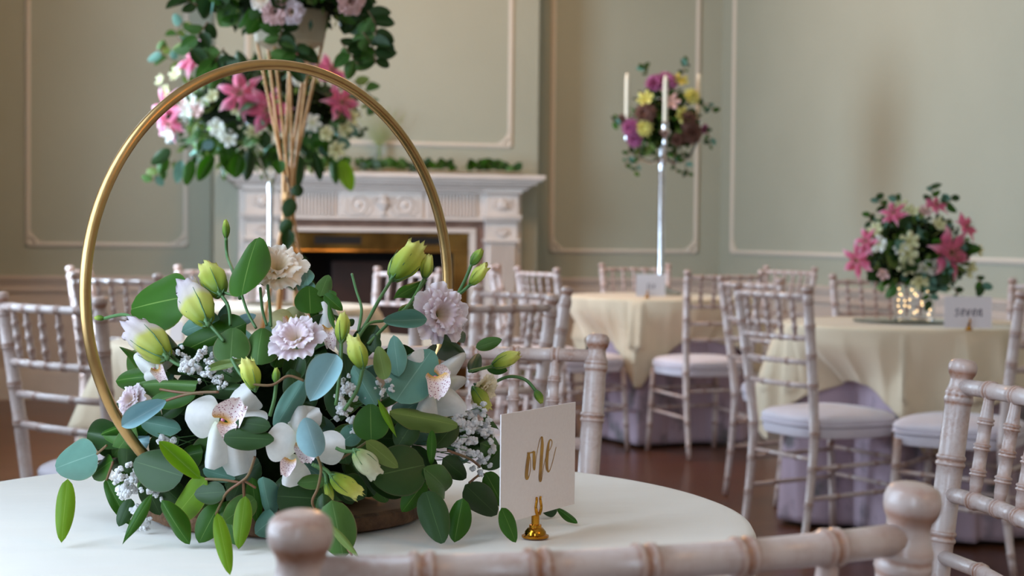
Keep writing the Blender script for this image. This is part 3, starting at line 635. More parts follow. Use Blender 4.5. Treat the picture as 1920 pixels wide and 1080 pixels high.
# buds: wrapped petals with a frilled mouth, unit length along +z
def bud_mesh(seed, frill=0.05, mouth=0.55, fat=0.36):
    R = random.Random(seed); rows = []; at_ = []; n, nv = 30, 16; p0, p1 = R.uniform(0, 6), R.uniform(0, 6)
    for i in range(nv + 1):
        v = i / nv; row = []
        r = fat * math.sin(math.pi * (0.12 + 0.80 * v ** 1.1)) ** 0.8
        if v > 0.7: r = max(r, fat * mouth)
        if i == 0: r = fat * 0.25
        for j in range(n):
            a_ = 2 * math.pi * j / n
            rr = r * (1 + 0.10 * math.sin(3 * a_ + 3.2 * v + p0) + 0.05 * math.sin(7 * a_ - 2 * v + p1)); z = v
            if v > 0.75: q = (v - 0.75) * 4; rr *= 1 + q * frill * 1.6 * math.sin(7 * a_ + p1); z += q * (frill * 0.9 * math.sin(3 * a_ + p0) + R.uniform(-frill, frill) * 0.8)
            row.append(V(rr * math.cos(a_), rr * math.sin(a_), z)); at_.append(v)
        rows.append(row)
    for (k, z) in ((0.8, 0.93), (0.55, 0.86), (0.2, 0.8)): rows.append([V(q.x * k, q.y * k, z) for q in rows[nv]]); at_ += [0.75] * n
    return MB().grid(rows, True, at_, True).mesh('bud', PM['bud'])
BUDS = {'open': [bud_mesh(1, 0.09, 0.72, 0.33), bud_mesh(2, 0.10, 0.80, 0.32)], 'shut': [bud_mesh(3, 0.04, 0.32, 0.28), bud_mesh(4, 0.05, 0.40, 0.29)]}
SEPAL = MB()
for k in range(5):
    a_ = 2 * math.pi * k / 5; SEPAL.tube([(0.06 * math.cos(a_), 0.06 * math.sin(a_), -0.04), (0.17 * math.cos(a_), 0.17 * math.sin(a_), 0.08), (0.30 * math.cos(a_), 0.30 * math.sin(a_), 0.3), (0.34 * math.cos(a_), 0.34 * math.sin(a_), 0.6)], 0.026, 5, 0.005)
SEPAL.lathe([(0.04, -0.1), (0.07, -0.04), (0.11, 0.03), (0.06, 0.06)], 8)
SEPAL = SEPAL.mesh('sepals', M['stem_green'])
def bud(root, B, T, m, kind='shut', fat=1.0, i=0):
    ax = T - B; L_ = ax.length; S = rot_z_mat(B, ax, L_) @ Matrix.Diagonal((fat, fat, 1, 1))
    h = inst('bud', BUDS[kind][i % 2], S, root, m); inst('sepals', SEPAL, Matrix.Identity(4), h); return h
def stem(root, pts, r=0.0016, m=None, r1=None):
    P_ = [Vector(p) - root.location for p in pts]; out = []
    for i in range(len(P_) - 1):                              # smooth the run
        a0, a1, a2, a3 = P_[max(i - 1, 0)], P_[i], P_[i + 1], P_[min(i + 2, len(P_) - 1)]
        for k in range(5):
            t = k / 5; out.append(0.5 * ((2 * a1) + (a2 - a0) * t + (2 * a0 - 5 * a1 + 4 * a2 - a3) * t * t + (3 * a1 - a0 - 3 * a2 + a3) * t ** 3))
    out.append(P_[-1]); return MB().tube(out, r, 6, r1).build('stem', m or M['stem_green'], root, auto=False)
# lilies, florets, pompons
LILYP = [blade(6, 9, OUT['lily'], curl=0.3, fold=0.10, bend=0.55, wav=0.04, seed=3, attr='v').mesh('lily_petal', PM['lily']), blade(6, 9, OUT['lily'], curl=0.2, fold=0.16, bend=0.8, wav=0.05, seed=4, attr='v').mesh('lily_petal', PM['lily'])]
LILYC = MB(); LILYC.lathe([(0.03, -0.25), (0.06, -0.1), (0.07, 0.0), (0.03, 0.05)], 8)
for k in range(6):
    a_ = k * math.pi / 3; e = V(0.2 * math.cos(a_), 0.2 * math.sin(a_), 0.42); LILYC.tube([(0.02 * math.cos(a_), 0.02 * math.sin(a_), 0), (0.1 * math.cos(a_), 0.1 * math.sin(a_), 0.25), e], 0.012, 5); LILYC.tube([e - V(0.05, 0, 0), e + V(0.05, 0, 0.01)], 0.022, 5)
LILYC = LILYC.mesh('lily_stamens', M['stem_red'])
def lily(root, p, ax, r, m=None, spin=0.0):
    h = inst('lily', LILYC, rot_z_mat(p, ax, r, spin), root)
    for k in range(6):
        a_ = k * math.pi / 3
        inst('petal', LILYP[k % 2], Matrix.Rotation(a_, 4, 'Z') @ Matrix.Rotation(math.radians(38 if k % 2 else 30), 4, 'X') @ Matrix.Diagonal((0.40 if k % 2 else 0.52, 1.02, 1.0, 1)), h, m or PM['lily'])
    return h
def floret_mesh(n, wid, lift, layers=1, seed=0):
    mb = MB(); R = random.Random(seed)
    for l_ in range(layers):
        for k in range(n):
            b_ = blade(4, 4, OUT['petal'], curl=0.3, bend=0.2, seed=k, attr='v', tipwave=0.04)
            Mx = Matrix.Rotation(2 * math.pi * (k + 0.5 * l_) / n + R.uniform(-.1, .1), 4, 'Z') @ Matrix.Rotation(math.radians(lift + l_ * 22), 4, 'X') @ Matrix.Diagonal((wid, 1 - 0.14 * l_, 1, 1))
            mb.add([Mx @ Vector(q) for q in b_.v], b_.f, b_.a)
    return mb.mesh('floret', PM['white'])
FLORET = [floret_mesh(6, 0.6, 28, 1, 1), floret_mesh(5, 0.75, 35, 1, 2)]
POMPON = floret_mesh(11, 0.36, 8, 4, 3)
def gyp_mesh(seed, n, spread=1.0):
    mb = MB(); R = random.Random(seed)
    for k in range(n):
        c = V(R.gauss(0, 0.34), R.gauss(0, 0.34), R.gauss(0, 0.30)) * spread; s_ = R.uniform(0.17, 0.26)
        for q in range(5):
            d = V(R.gauss(0, 1), R.gauss(0, 1), R.gauss(0, 1)).normalized() * s_ * 0.55
            rows = []
            for (rr, zz) in ((0.02, -0.6), (0.55, -0.25), (0.62, 0.25), (0.1, 0.6)):
                rows.append([c + d + V(rr * math.cos(t) * s_ * R.uniform(.7, 1.2), rr * math.sin(t) * s_ * R.uniform(.7, 1.2), zz * s_) for t in [2 * math.pi * j / 6 for j in range(6)]])
            mb.grid(rows, True, None, True)
    return mb.mesh('baby_breath', M['gyp'], smooth=False)
GYP = [gyp_mesh(1, 14), gyp_mesh(2, 18), gyp_mesh(3, 11)]

# ------------------------------------------------------------------ the hoop centrepiece on the near table
ZT = 0.766
sl = MB(); R = random.Random(3); rows = []
for (k, z) in ((0.0, 0.006), (0.97, 0.0), (1.0, 0.004), (1.0, 0.016), (0.97, 0.02), (0.0, 0.0205)):
    rows.append([V(0.153 * max(k, 0.01) * math.cos(t) * (1 + 0.02 * math.sin(3 * t) + 0.012 * math.sin(7 * t)), 0.153 * max(k, 0.01) * math.sin(t) * (1 + 0.02 * math.sin(3 * t) + 0.012 * math.sin(7 * t)), z) for t in [2 * math.pi * j / 60 for j in range(60)]])
so = tag(MB().grid(rows, True, None, True).build('wood_slice', M['slice'], None), 'round sawn wood slice under the hoop flowers on the ivory cloth', 'wood slice')
so.location = (0.221, 1.90, ZT)
bk = MB(); rows = []
for (k, z) in ((0.98, 0.001), (1.02, 0.003), (1.035, 0.010), (1.02, 0.017), (0.985, 0.0195)):
    rows.append([V(0.153 * k * math.cos(t) * (1 + 0.02 * math.sin(3 * t) + 0.012 * math.sin(7 * t) + 0.006 * math.sin(23 * t)), 0.153 * k * math.sin(t) * (1 + 0.02 * math.sin(3 * t) + 0.012 * math.sin(7 * t) + 0.006 * math.sin(23 * t)), z) for t in [2 * math.pi * j / 90 for j in range(90)]])
bk.grid(rows, True).build('bark', M['bark'], so)
HC, HR, HA = V(0.214, 1.895, 1.0185), 0.246, 0.528
hp = [HC + (V(math.cos(HA), math.sin(HA), 0) * math.cos(t) + V(0, 0, 1) * math.sin(t)) * HR for t in [2 * math.pi * k / 120 for k in range(120)]]
hm = MB(); rows = []
for k, p in enumerate(hp):
    t = 2 * math.pi * k / 120; rad = V(math.cos(HA), math.sin(HA), 0) * math.cos(t) + V(0, 0, 1) * math.sin(t); nn = V(-math.sin(HA), math.cos(HA), 0)
    rows.append([p + rad * (0.0058 * math.cos(q)) + nn * (0.0066 * math.sin(q)) for q in [2 * math.pi * j / 16 for j in range(16)]])
rows.append(rows[0]); hm.grid(rows, True)
tag(hm.build('gold_hoop', M['gold'], None, auto=False), 'large upright gold metal ring rising out of the flowers on the near table', 'hoop')

FA = thing('flower_arrangement', 'arrangement of eucalyptus, white orchids and lilac lisianthus around the gold hoop', 'flowers', (0.205, 1.875, ZT + 0.021))
def P(px, py, layer=0.0):
    """a point of the arrangement: dome shaped heap of flowers about 1.9 m away, resting on the cloth"""
    dx, dy = (px - 530) / 400, (py - 800) / 330
    wsurf = 0.17 * math.sqrt(max(0.0, 1 - dx * dx - dy * dy))
    d = 1.90 - wsurf - 0.012 * layer
    q = at(px, py, d)
    if q.z < ZT + 0.007:
        ray = q - CAM; q = CAM + ray * ((ZT + 0.007 - CAM.z) / ray.z)
    if math.hypot(q.x - 0.221, q.y - 1.90) < 0.168 and q.z < ZT + 0.03:
        ray = q - CAM; q = CAM + ray * ((ZT + 0.03 - CAM.z) / ray.z)
    return q
TOC = -FWD
def leafp(bx, by, tx, ty, wpx, mk='deep', layer=0.0, shape='ovate', var=None, dl=0.0, tilt=0.0, up=0.15):
    B, T = P(bx, by, layer), P(tx, ty, layer + dl)
    dB, dT = (B - CAM).dot(FWD), (T - CAM).dot(FWD)
    if ty > 940 and ty > by: B = at(bx, by, min(dB, dT + 0.02)); var = (0, 1)[int(bx + tx) % 2] if var != 3 else 3
    if by > 940 and by > ty: T = at(tx, ty, min(dT, dB + 0.02))
    if (bx, by) == (940, 952): B, T = at(bx, by, 1.655), at(tx, ty, 1.668)     # springs clear in front of the card
    s_ = (((B + T) / 2) - CAM).dot(FWD) / FPX
    n = TOC * 1.0 + V(0, 0, up) + V(rnd.uniform(-.22, .22), rnd.uniform(-.22, .22), rnd.uniform(-.1, .25)) + RGT * tilt
    return inst('leaf', HI[shape][rnd.randrange(4) if var is None else var], leaf_matrix(B, T, wpx * s_ * 1.04, n), FA, LM[mk])
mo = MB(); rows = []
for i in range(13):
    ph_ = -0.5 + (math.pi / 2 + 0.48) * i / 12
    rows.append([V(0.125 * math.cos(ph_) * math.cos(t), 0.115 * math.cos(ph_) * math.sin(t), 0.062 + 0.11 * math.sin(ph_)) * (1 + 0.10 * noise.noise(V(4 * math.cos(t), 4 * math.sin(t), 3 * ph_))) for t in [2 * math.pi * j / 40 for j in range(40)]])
mo.grid(rows, True, None, True).build('dark_base_mound', M['core_dark'], FA)  # moss base, coloured near black for the shaded gaps between leaves
LEAVES = [
 # upper left
 (352, 556, 232, 576, 108, 'deep', 2, 'round', 0), (453, 554, 476, 432, 74, 'deep', 6.5, 'round', 0), (462, 606, 326, 660, 78, 'deep', 0, 'ovate', 1), (432, 682, 436, 612, 68, 'mid', 1.6, 'round', 0), (482, 684, 488, 606, 66, 'mid', 1.2, 'round', 1),
 (368, 722, 228, 708, 44, 'mid', 3, 'round', 1), (370, 735, 275, 752, 44, 'deep', 2.2, 'ovate', 0), (455, 730, 364, 730, 32, 'dark', 1.6, 'ovate', 1), (458, 676, 374, 692, 17, 'olive', 3, 'ovate', 3), (412, 596, 338, 622, 46, 'teal', -0.6, 'ovate', 0), (415, 612, 428, 562, 24, 'teal', -1, 'lance', 0), (440, 606, 480, 590, 20, 'pale', -1, 'ovate', 0),
 # left and lower left
 (313, 751, 236, 797, 38, 'pale', 3.4, 'ovate', 2), (228, 800, 110, 838, 42, 'deep', 0.2, 'ovate', 1), (182, 850, 91, 880, 74, 'teal', 1.8, 'round', 0), (127, 898, 113, 1016, 36, 'bright', 1, 'ovate', 1), (212, 863, 164, 893, 44, 'deep', 0.6, 'ovate', 0), (199, 897, 236, 982, 28, 'deep', 0.4, 'ovate', 3), (238, 842, 234, 892, 46, 'dark', 0.4, 'round', 1), (255, 802, 205, 858, 44, 'mid', -0.3, 'ovate', 0), (262, 790, 330, 800, 40, 'teal', 0.6, 'ovate', 1), (280, 830, 205, 820, 34, 'pale', -0.2, 'ovate', 1),
 (342, 893, 247, 862, 82, 'dark', 2.6, 'round', 0), (376, 898, 300, 830, 34, 'bright', 3.8, 'ovate', 2), (388, 898, 312, 982, 58, 'bright', 4.2, 'ovate', 0), (423, 922, 361, 926, 42, 'dark', 5, 'ovate', 0), (303, 938, 346, 1019, 38, 'deep', 3, 'ovate', 0), (412, 944, 372, 1016, 52, 'deep', 3.6, 'ovate', 1), (424, 940, 442, 1019, 54, 'deep', 3.4, 'round', 0), (407, 962, 431, 1076, 30, 'bright', 4.8, 'ovate', 1), (460, 930, 446, 1028, 34, 'bright', 3.0, 'ovate', 1), (472, 895, 484, 985, 30, 'deep', 2.6, 'ovate', 0), (493, 894, 506, 984, 40, 'teal', 3.4, 'ovate', 1), (286, 925, 228, 1019, 24, 'deep', 3.4, 'lance', 1), (300, 905, 345, 950, 46, 'dark', 1.0, 'ovate', 0), (270, 900, 300, 968, 44, 'dark', 0.6, 'ovate', 0), (246, 935, 222, 985, 30, 'dark', 0, 'ovate', 0), (452, 900, 425, 960, 46, 'dark', 2, 'ovate', 0),
 (508, 800, 440, 790, 32, 'dark', 5.6, 'ovate', 0), (420, 820, 512, 822, 44, 'dark', 6, 'round', 0), (380, 880, 440, 898, 30, 'teal', 2.6, 'ovate', 0),
 # centre
 (572, 712, 512, 806, 42, 'teal', 4, 'ovate', 1), (632, 665, 582, 756, 60, 'pale', 5, 'ovate', 2), (742, 752, 812, 650, 86, 'teal', 3.2, 'round', 0), (748, 706, 736, 626, 38, 'teal', 2.6, 'ovate', 0), (716, 602, 794, 600, 34, 'teal', 2.4, 'ovate', 2), (722, 711, 708, 648, 32, 'olive', 4, 'round', 0), (704, 660, 698, 625, 26, 'dark', 1, 'round', 0), (705, 762, 660, 684, 48, 'teal', 2.8, 'ovate', 1), (660, 740, 640, 660, 40, 'dark', 1, 'ovate', 0), (640, 790, 622, 700, 46, 'dark', 1, 'ovate', 0), (560, 760, 545, 690, 44, 'dark', 0.6, 'ovate', 0), (625, 700, 590, 665, 36, 'teal', 1.2, 'ovate', 0),
 (582, 588, 580, 532, 56, 'deep', 0.8, 'round', 0), (578, 535, 570, 500, 28, 'teal', 0, 'ovate', 0), (600, 556, 617, 510, 30, 'mid', 0.4, 'ovate', 0), (608, 552, 640, 578, 24, 'deep', 1, 'ovate', 3), (590, 545, 556, 530, 30, 'teal', -0.4, 'ovate', 0), (627, 618, 614, 562, 12, 'deep', 2, 'lance', 0), (652, 610, 664, 598, 14, 'dark', 0, 'round', 0), (595, 600, 588, 560, 26, 'deep', 0, 'ovate', 0), (628, 560, 612, 545, 20, 'deep', 0, 'ovate', 0),
 (595, 856, 575, 784, 52, 'pale', 7, 'round', 1), (696, 826, 694, 758, 66, 'deep', 4.4, 'round', 0), (708, 748, 744, 822, 13, 'bright', 5.2, 'lance', 0), (858, 798, 747, 770, 40, 'olive', 4.8, 'round', 1), (775, 790, 745, 838, 48, 'dark', 2.4, 'round', 0), (856, 792, 815, 838, 40, 'dark', 1.8, 'ovate', 0), (810, 806, 809, 874, 18, 'deep', 4.6, 'ovate', 0), (796, 872, 697, 892, 96, 'dark', 4.2, 'round', 0), (686, 827, 750, 878, 32, 'olive', 6, 'ovate', 0), (640, 830, 680, 800, 40, 'teal', 2, 'ovate', 0), (650, 870, 640, 820, 50, 'dark', 1.4, 'ovate', 0), (640, 900, 690, 930, 50, 'dark', 2.6, 'ovate', 0),
 (794, 878, 872, 936, 52, 'mid', 4.6, 'round', 3), (872, 909, 938, 972, 54, 'dark', 3.8, 'ovate', 0), (910, 886, 946, 950, 42, 'deep', 4.6, 'ovate', 2), (940, 952, 970, 1019, 32, 'deep', 4.6, 'ovate', 1), (797, 902, 752, 964, 40, 'deep', 4.6, 'ovate', 0), (799, 922, 829, 1017, 56, 'dark', 4.4, 'round', 0), (868, 934, 851, 1012, 44, 'deep', 3.6, 'ovate', 0), (622, 938, 645, 1042, 74, 'mid', 4.8, 'ovate', 0), (612, 978, 676, 1049, 15, 'olive', 6, 'lance', 0), (520, 930, 608, 935, 88, 'dark', 3.0, 'round', 0), (612, 902, 556, 905, 28, 'mid', 4, 'ovate', 0), (830, 860, 880, 900, 40, 'dark', 2, 'ovate', 0), (560, 900, 505, 930, 44, 'dark', 2, 'ovate', 0),
 # right
 (832, 636, 902, 672, 48, 'dark', 1.6, 'ovate', 1), (850, 640, 872, 614, 30, 'dark', 0, 'ovate', 0), (892, 652, 941, 636, 24, 'mid', 1.2, 'ovate', 0), (912, 690, 952, 694, 20, 'deep', 1.0, 'ovate', 0), (885, 700, 900, 655, 26, 'dark', 0.8, 'ovate', 0), (738, 560, 808, 517, 28, 'deep', 1.2, 'lance', 0), (745, 590, 790, 560, 22, 'deep', 0.4, 'lance', 0), (1018, 962, 1046, 952, 24, 'dark', -1, 'ovate', 0), (1044, 953, 1079, 976, 15, 'deep', -1, 'ovate', 1), (896, 766, 946, 806, 17, 'deep', 2, 'lance', 0), (900, 830, 945, 850, 46, 'deep', 1.4, 'ovate', 0), (905, 880, 950, 830, 40, 'dark', 0.8, 'ovate', 0), (860, 850, 905, 815, 40, 'dark', 0.6, 'ovate', 0),
]
for (bx, by, tx, ty, wp, mk, ly, shp, va) in LEAVES: leafp(bx, by, tx, ty, wp, mk, ly, shp, va)
Rq = random.Random(77)
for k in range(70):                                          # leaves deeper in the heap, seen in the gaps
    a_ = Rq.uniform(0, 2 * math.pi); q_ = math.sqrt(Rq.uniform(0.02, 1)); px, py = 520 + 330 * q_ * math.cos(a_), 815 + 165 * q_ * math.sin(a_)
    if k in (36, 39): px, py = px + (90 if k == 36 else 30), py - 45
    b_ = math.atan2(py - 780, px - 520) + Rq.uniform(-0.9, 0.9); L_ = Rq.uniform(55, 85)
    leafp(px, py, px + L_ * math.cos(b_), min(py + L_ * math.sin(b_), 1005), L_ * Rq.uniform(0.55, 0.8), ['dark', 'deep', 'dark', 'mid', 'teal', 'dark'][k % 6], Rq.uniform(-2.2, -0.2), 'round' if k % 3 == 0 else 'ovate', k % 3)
Rb = random.Random(21)                                       # foliage at the back and sides of the heap, partly seen between the rest
for k in range(46):
    a_ = Rb.uniform(0.05, math.pi - 0.05) if k < 34 else Rb.uniform(-0.6, 3.7)
    c = V(0.205, 1.875, 0.86) + (V(math.cos(a_ - 0.25), math.sin(a_ - 0.25), 0) * Rb.uniform(0.08, 0.15)) + V(0, 0, Rb.uniform(-0.05, 0.08))
    d = (c - V(0.205, 1.875, 0.82)).normalized() + V(Rb.uniform(-.5, .5), Rb.uniform(-.5, .5), Rb.uniform(-.3, .5)); d.normalize()
    T_ = c + d * Rb.uniform(0.04, 0.065); T_.z = max(T_.z, ZT + 0.01)
    if k == 29: c.z += 0.03; T_.z += 0.03
    inst('leaf', HI['ovate' if k % 2 else 'round'][k % 4], leaf_matrix(c, T_, Rb.uniform(0.028, 0.045), V(d.x * 0.5, d.y * 0.5, 1) + V(Rb.uniform(-.4, .4), Rb.uniform(-.4, .4), 0)), FA, LM[['dark', 'deep', 'teal', 'mid'][k % 4]])

PET = {'white': [blade(12, 12, OUT['petal'], curl=0.55, bend=0.12, wav=0.05, seed=5, attr='v').mesh('orchid_petal', PM['orchid']), blade(12, 12, OUT['petal'], curl=0.85, bend=0.30, wav=0.06, seed=6, attr='v').mesh('orchid_petal', PM['orchid'])]}
LIPM = blade(14, 14, lambda v: 0.35 + 0.62 * math.sin(math.pi * min(1, 0.08 + 0.86 * v)) ** 0.6, curl=-0.5, bend=0.35, wav=0.12, seed=8, attr='v', tipwave=0.06).mesh('orchid_lip', M['lip'])
COLM = MB(); COLM.lathe([(0.05, 0), (0.16, 0.15), (0.20, 0.5), (0.26, 0.8), (0.2, 0.98), (0.03, 1.05)], 12); COLM = COLM.mesh('orchid_column', mat('orchid_column_pink', srgb(216, 130, 160), 0.4, col2=srgb(204, 110, 146), scale=20))
def orchid(cx, cy, layer, petals, lip, column, m='orchid'):
    """petals = [(base, tip, width px, layer shift)], one entry each"""
    c = P(cx, cy, layer)
    h = inst('orchid', COLM, rot_z_mat(c, P(*column[0], layer + column[2]) - c, (P(*column[0], layer + 1) - P(*column[1], layer + 1)).length), FA)
    Mi = (Matrix.Translation(-FA.location) @ Matrix.Translation(FA.location) @ h.matrix_basis).inverted()
    def child(name, me, B, T, wpx, tilt, mm):
        s_ = (B - CAM).dot(FWD) / FPX; Mw = Matrix.Translation(-FA.location) @ leaf_matrix(B, T, wpx * s_, TOC + V(0, 0, 0.25) + RGT * tilt)
        inst(name, me, Mi @ Mw, h, mm)
    for i, (b, t, wp, dl, tl) in enumerate(petals): child('petal', PET['white'][i % 2], P(*b, layer + dl), P(*t, layer + dl + 0.6), wp, tl, PM[m])
    for (b, t, wp, dl, tl) in lip: child('lip', LIPM, P(*b, layer + dl), P(*t, layer + dl + 1.2), wp, tl, M['lip'])
orchid(418, 788, 3.6, [((412, 782), (345, 772), 84, 0.2, -0.4), ((424, 775), (466, 738), 60, -0.6, 0.2), ((408, 792), (386, 880), 62, 0.6, -0.2), ((432, 800), (455, 892), 86, -0.2, 0.2), ((430, 780), (495, 790), 60, -0.8, 0.4)],
       [((424, 788), (444, 758), 62, 1.0, 0.2), ((428, 792), (428, 815), 40, 1.0, 0.0)], [(418, 786), (404, 792), 1.8])
orchid(560, 838, 4.0, [((560, 836), (502, 822), 76, 1.2, -0.3), ((548, 850), (526, 914), 56, 0.6, -0.2), ((575, 838), (646, 832), 66, 0.2, 0.4), ((562, 815), (558, 765), 62, -1, 0), ((540, 800), (598, 770), 40, -1.4, 0)],
       [((570, 830), (578, 862), 44, 1.0, 0.1), ((545, 862), (535, 888), 30, 0.8, 0)], [(566, 822), (556, 830), 1.2])
orchid(818, 712, 2.8, [((826, 704), (884, 650), 54, 0.4, 0.2), ((840, 714), (920, 697), 66, 0.8, 0.5), ((824, 728), (880, 768), 60, 0.2, 0.4), ((808, 728), (782, 776), 50, 0.0, -0.2), ((806, 706), (770, 668), 44, -0.8, -0.3)],
       [((816, 706), (822, 738), 50, 1.2, 0.3), ((822, 704), (838, 690), 34, 1.0, 0.3)], [(812, 702), (806, 716), 1.6])
orchid(618, 630, 0.2, [((612, 628), (606, 560), 56, 0.4, 0), ((604, 634), (648, 600), 40, -0.4, 0.2), ((628, 640), (672, 650), 46, 0, 0.3), ((600, 640), (572, 612), 46, -0.4, -0.3)],
       [((618, 615), (620, 642), 34, 0.8, 0)], [(616, 622), (612, 630), 1.0])
orchid(540, 602, -0.2, [((552, 608), (506, 594), 50, 0, -0.3), ((548, 604), (560, 572), 50, -0.2, 0.2)], [((546, 600), (540, 616), 26, 0.4, 0)], [(540, 600), (536, 606), 0.6], 'orchidy')
orchid(288, 692, 0.4, [((292, 698), (246, 662), 50, 0.2, -0.3), ((296, 700), (320, 656), 44, 0, 0.2), ((300, 702), (268, 704), 36, 0.2, 0)], [((296, 692), (306, 712), 26, 0.4, 0)], [(292, 688), (288, 694), 0.6])
def ax(px, py, toward): return (RGT * px + UPV * py + TOC * toward).normalized()
def wpx(n, q): return n * (q - CAM).dot(FWD) / FPX
for (cx, cy, ly, axis, rp, mk) in ((556, 640, 3.4, ax(-0.15, 0.75, 0.75), 56, 'lilac'), (822, 590, 2.4, ax(0.55, 0.15, 0.85), 60, 'lilac'), (520, 508, 0.4, ax(0.1, 0.62, 0.65), 58, 'peach'), (250, 752, 1.2, ax(-0.5, 0.4, 0.7), 34, 'lilac'), (490, 520, -1.5, ax(-0.5, 0.6, -0.2), 34, 'cream'), (905, 730, 0.4, ax(0.5, -0.3, 0.4), 34, 'cream')):
    q = P(cx, cy, ly); r_ = wpx(rp, q); lisianthus(FA, q - axis * r_ * 0.35, axis, r_, PM[mk])
BUDLIST = [  # base, tip, layer, material, kind, fat, stem points
 ((424, 446), (423, 412), 2, 'budg', 'shut', 0.72, [(424, 446), (426, 480), (438, 512), (450, 560)]), ((412, 550), (391, 506), 2.2, 'bud', 'open', 0.72, [(412, 550), (428, 575), (432, 610)]), ((388, 604), (352, 538), 2.4, 'budl', 'open', 0.74, [(388, 604), (405, 622), (420, 640)]),
 ((310, 668), (250, 616), 2.6, 'budl', 'open', 0.76, [(310, 668), (330, 682), (350, 690)]), ((196, 597), (177, 596), 2, 'budg', 'shut', 0.95, [(196, 597), (235, 590), (262, 608), (300, 648), (342, 684)]),
 ((736, 522), (782, 464), 1.6, 'bud', 'open', 0.92, [(736, 522), (712, 560), (690, 600), (664, 642)]), ((796, 521), (806, 478), 1.8, 'bud', 'shut', 0.95, [(796, 521), (768, 570), (730, 605), (690, 645)]), ((884, 496), (904, 468), 1, 'budg', 'shut', 0.95, [(884, 496), (872, 525), (858, 552)]), ((882, 533), (912, 498), 1, 'bud', 'open', 0.8, [(882, 533), (868, 546), (850, 560)]),
 ((640, 640), (644, 588), 4, 'bud', 'shut', 0.75, [(640, 640), (638, 690), (630, 760)]), ((680, 690), (662, 634), 4.4, 'bud', 'open', 0.85, [(680, 690), (670, 730), (645, 770)]), ((478, 730), (462, 678), 4, 'bud', 'open', 0.95, [(478, 730), (450, 700), (434, 672)]), ((518, 718), (518, 690), 4, 'budg', 'shut', 0.9, [(518, 718), (514, 750), (506, 780)]),
 ((924, 686), (974, 664), 1.8, 'bud', 'shut', 0.9, [(924, 686), (900, 692), (880, 696)]), ((1004, 732), (1016, 756), 2, 'budg', 'shut', 1.0, [(1004, 732), (985, 712), (955, 706), (925, 718), (890, 736)]), ((888, 728), (912, 766), 0.6, 'bud', 'open', 0.8, []), ((666, 846), (706, 890), 6, 'budw', 'open', 1.0, [(666, 846), (645, 846), (630, 840)]), ((622, 892), (672, 926), 6, 'bud', 'open', 0.85, [(622, 892), (610, 880), (590, 872)]), ((612, 905), (622, 938), 5.6, 'bud', 'shut', 0.8, [(612, 905), (608, 885), (585, 870)])]
for i, (b, t, ly, mk, kd, ft, st) in enumerate(BUDLIST):
    bud(FA, P(*b, ly), P(*t, ly), PM[mk], kd, ft, i)
    if len(st) > 1: stem(FA, [P(*q, ly - 0.35 * k) for k, q in enumerate(st)], 0.0019)
for pts, ly in (([(453, 552), (464, 585), (480, 615)], 2), ([(488, 540), (492, 580), (500, 610)], 1.6), ([(470, 540), (440, 552), (418, 548)], 2), ([(502, 535), (506, 575), (508, 612)], 1.6), ([(660, 514), (668, 545), (678, 580), (672, 620)], 1), ([(718, 602), (690, 608), (668, 640)], 2.6)): stem(FA, [P(*q, ly) for q in pts], 0.0016)
for pts, ly in (([(312, 751), (340, 742), (372, 736), (410, 735)], 3.6), ([(300, 730), (340, 736), (380, 738)], 3.2), ([(180, 851), (210, 838), (262, 822), (300, 815)], -3), ([(182, 866), (215, 858), (255, 838)], -3), ([(478, 856), (466, 890), (450, 905), (424, 925), (405, 965)], 5.2), ([(450, 905), (420, 900), (385, 898)], 5), ([(456, 905), (458, 935)], 5), ([(456, 900), (480, 915)], 5), ([(595, 856), (602, 880), (596, 915), (586, 945), (612, 978), (660, 1040)], 7), ([(640, 860), (700, 820), (720, 800)], 3), ([(880, 905), (910, 890), (935, 945), (962, 972)], 4), ([(570, 714), (540, 705), (510, 722), (470, 720)], 4.4), ([(212, 866), (200, 900)], 1), ([(795, 880), (760, 872), (700, 850)], 3), ([(840, 845), (880, 860), (900, 875)], 3.4), ([(200, 835), (182, 851)], 2)):
    stem(FA, [P(*q, ly) for q in pts], 0.0014, M['stem_red'])
for i, (cx, cy, ly, sz) in enumerate(((352, 690, 1.8, 34), (382, 672, 1.6, 30), (395, 700, 1.4, 26), (345, 665, 1.0, 22), (228, 892, 2.4, 30), (234, 925, 2.6, 34), (262, 962, 2.8, 28), (276, 985, 3, 18), (290, 915, 1.4, 26), (310, 826, 1.6, 26), (640, 745, 2.2, 30), (650, 770, 2.2, 30), (655, 720, 1.6, 24), (715, 730, 2.0, 26), (700, 745, 1.6, 22), (866, 790, 2.0, 34), (885, 815, 2.2, 34), (910, 800, 1.6, 32), (880, 850, 2.2, 30), (898, 868, 2.2, 26), (860, 830, 2.2, 28), (920, 835, 1.2, 28), (900, 775, 1.2, 28), (430, 690, 0.8, 26), (410, 715, 1.4, 22), (665, 800, 2, 24))):
    q = P(cx, cy, ly); s_ = wpx(sz, q)
    o = inst('baby_breath', GYP[i % 3], Matrix.Translation(q) @ Matrix.Rotation(i * 1.3, 4, 'Z') @ Matrix.Rotation(i * 0.7, 4, 'X') @ Matrix.Diagonal((s_, s_, s_, 1)), FA); o['kind'] = 'stuff'
    for k in range(3 if not (215 < cx < 300 and cy > 880) else 0): stem(FA, [q + V(Rb.uniform(-.01, .01), 0, Rb.uniform(-.01, .01)), q.lerp(V(0.205, 1.875, 0.84), 0.22) + V(0.004 * k, 0, 0.004 * k)], 0.0005)

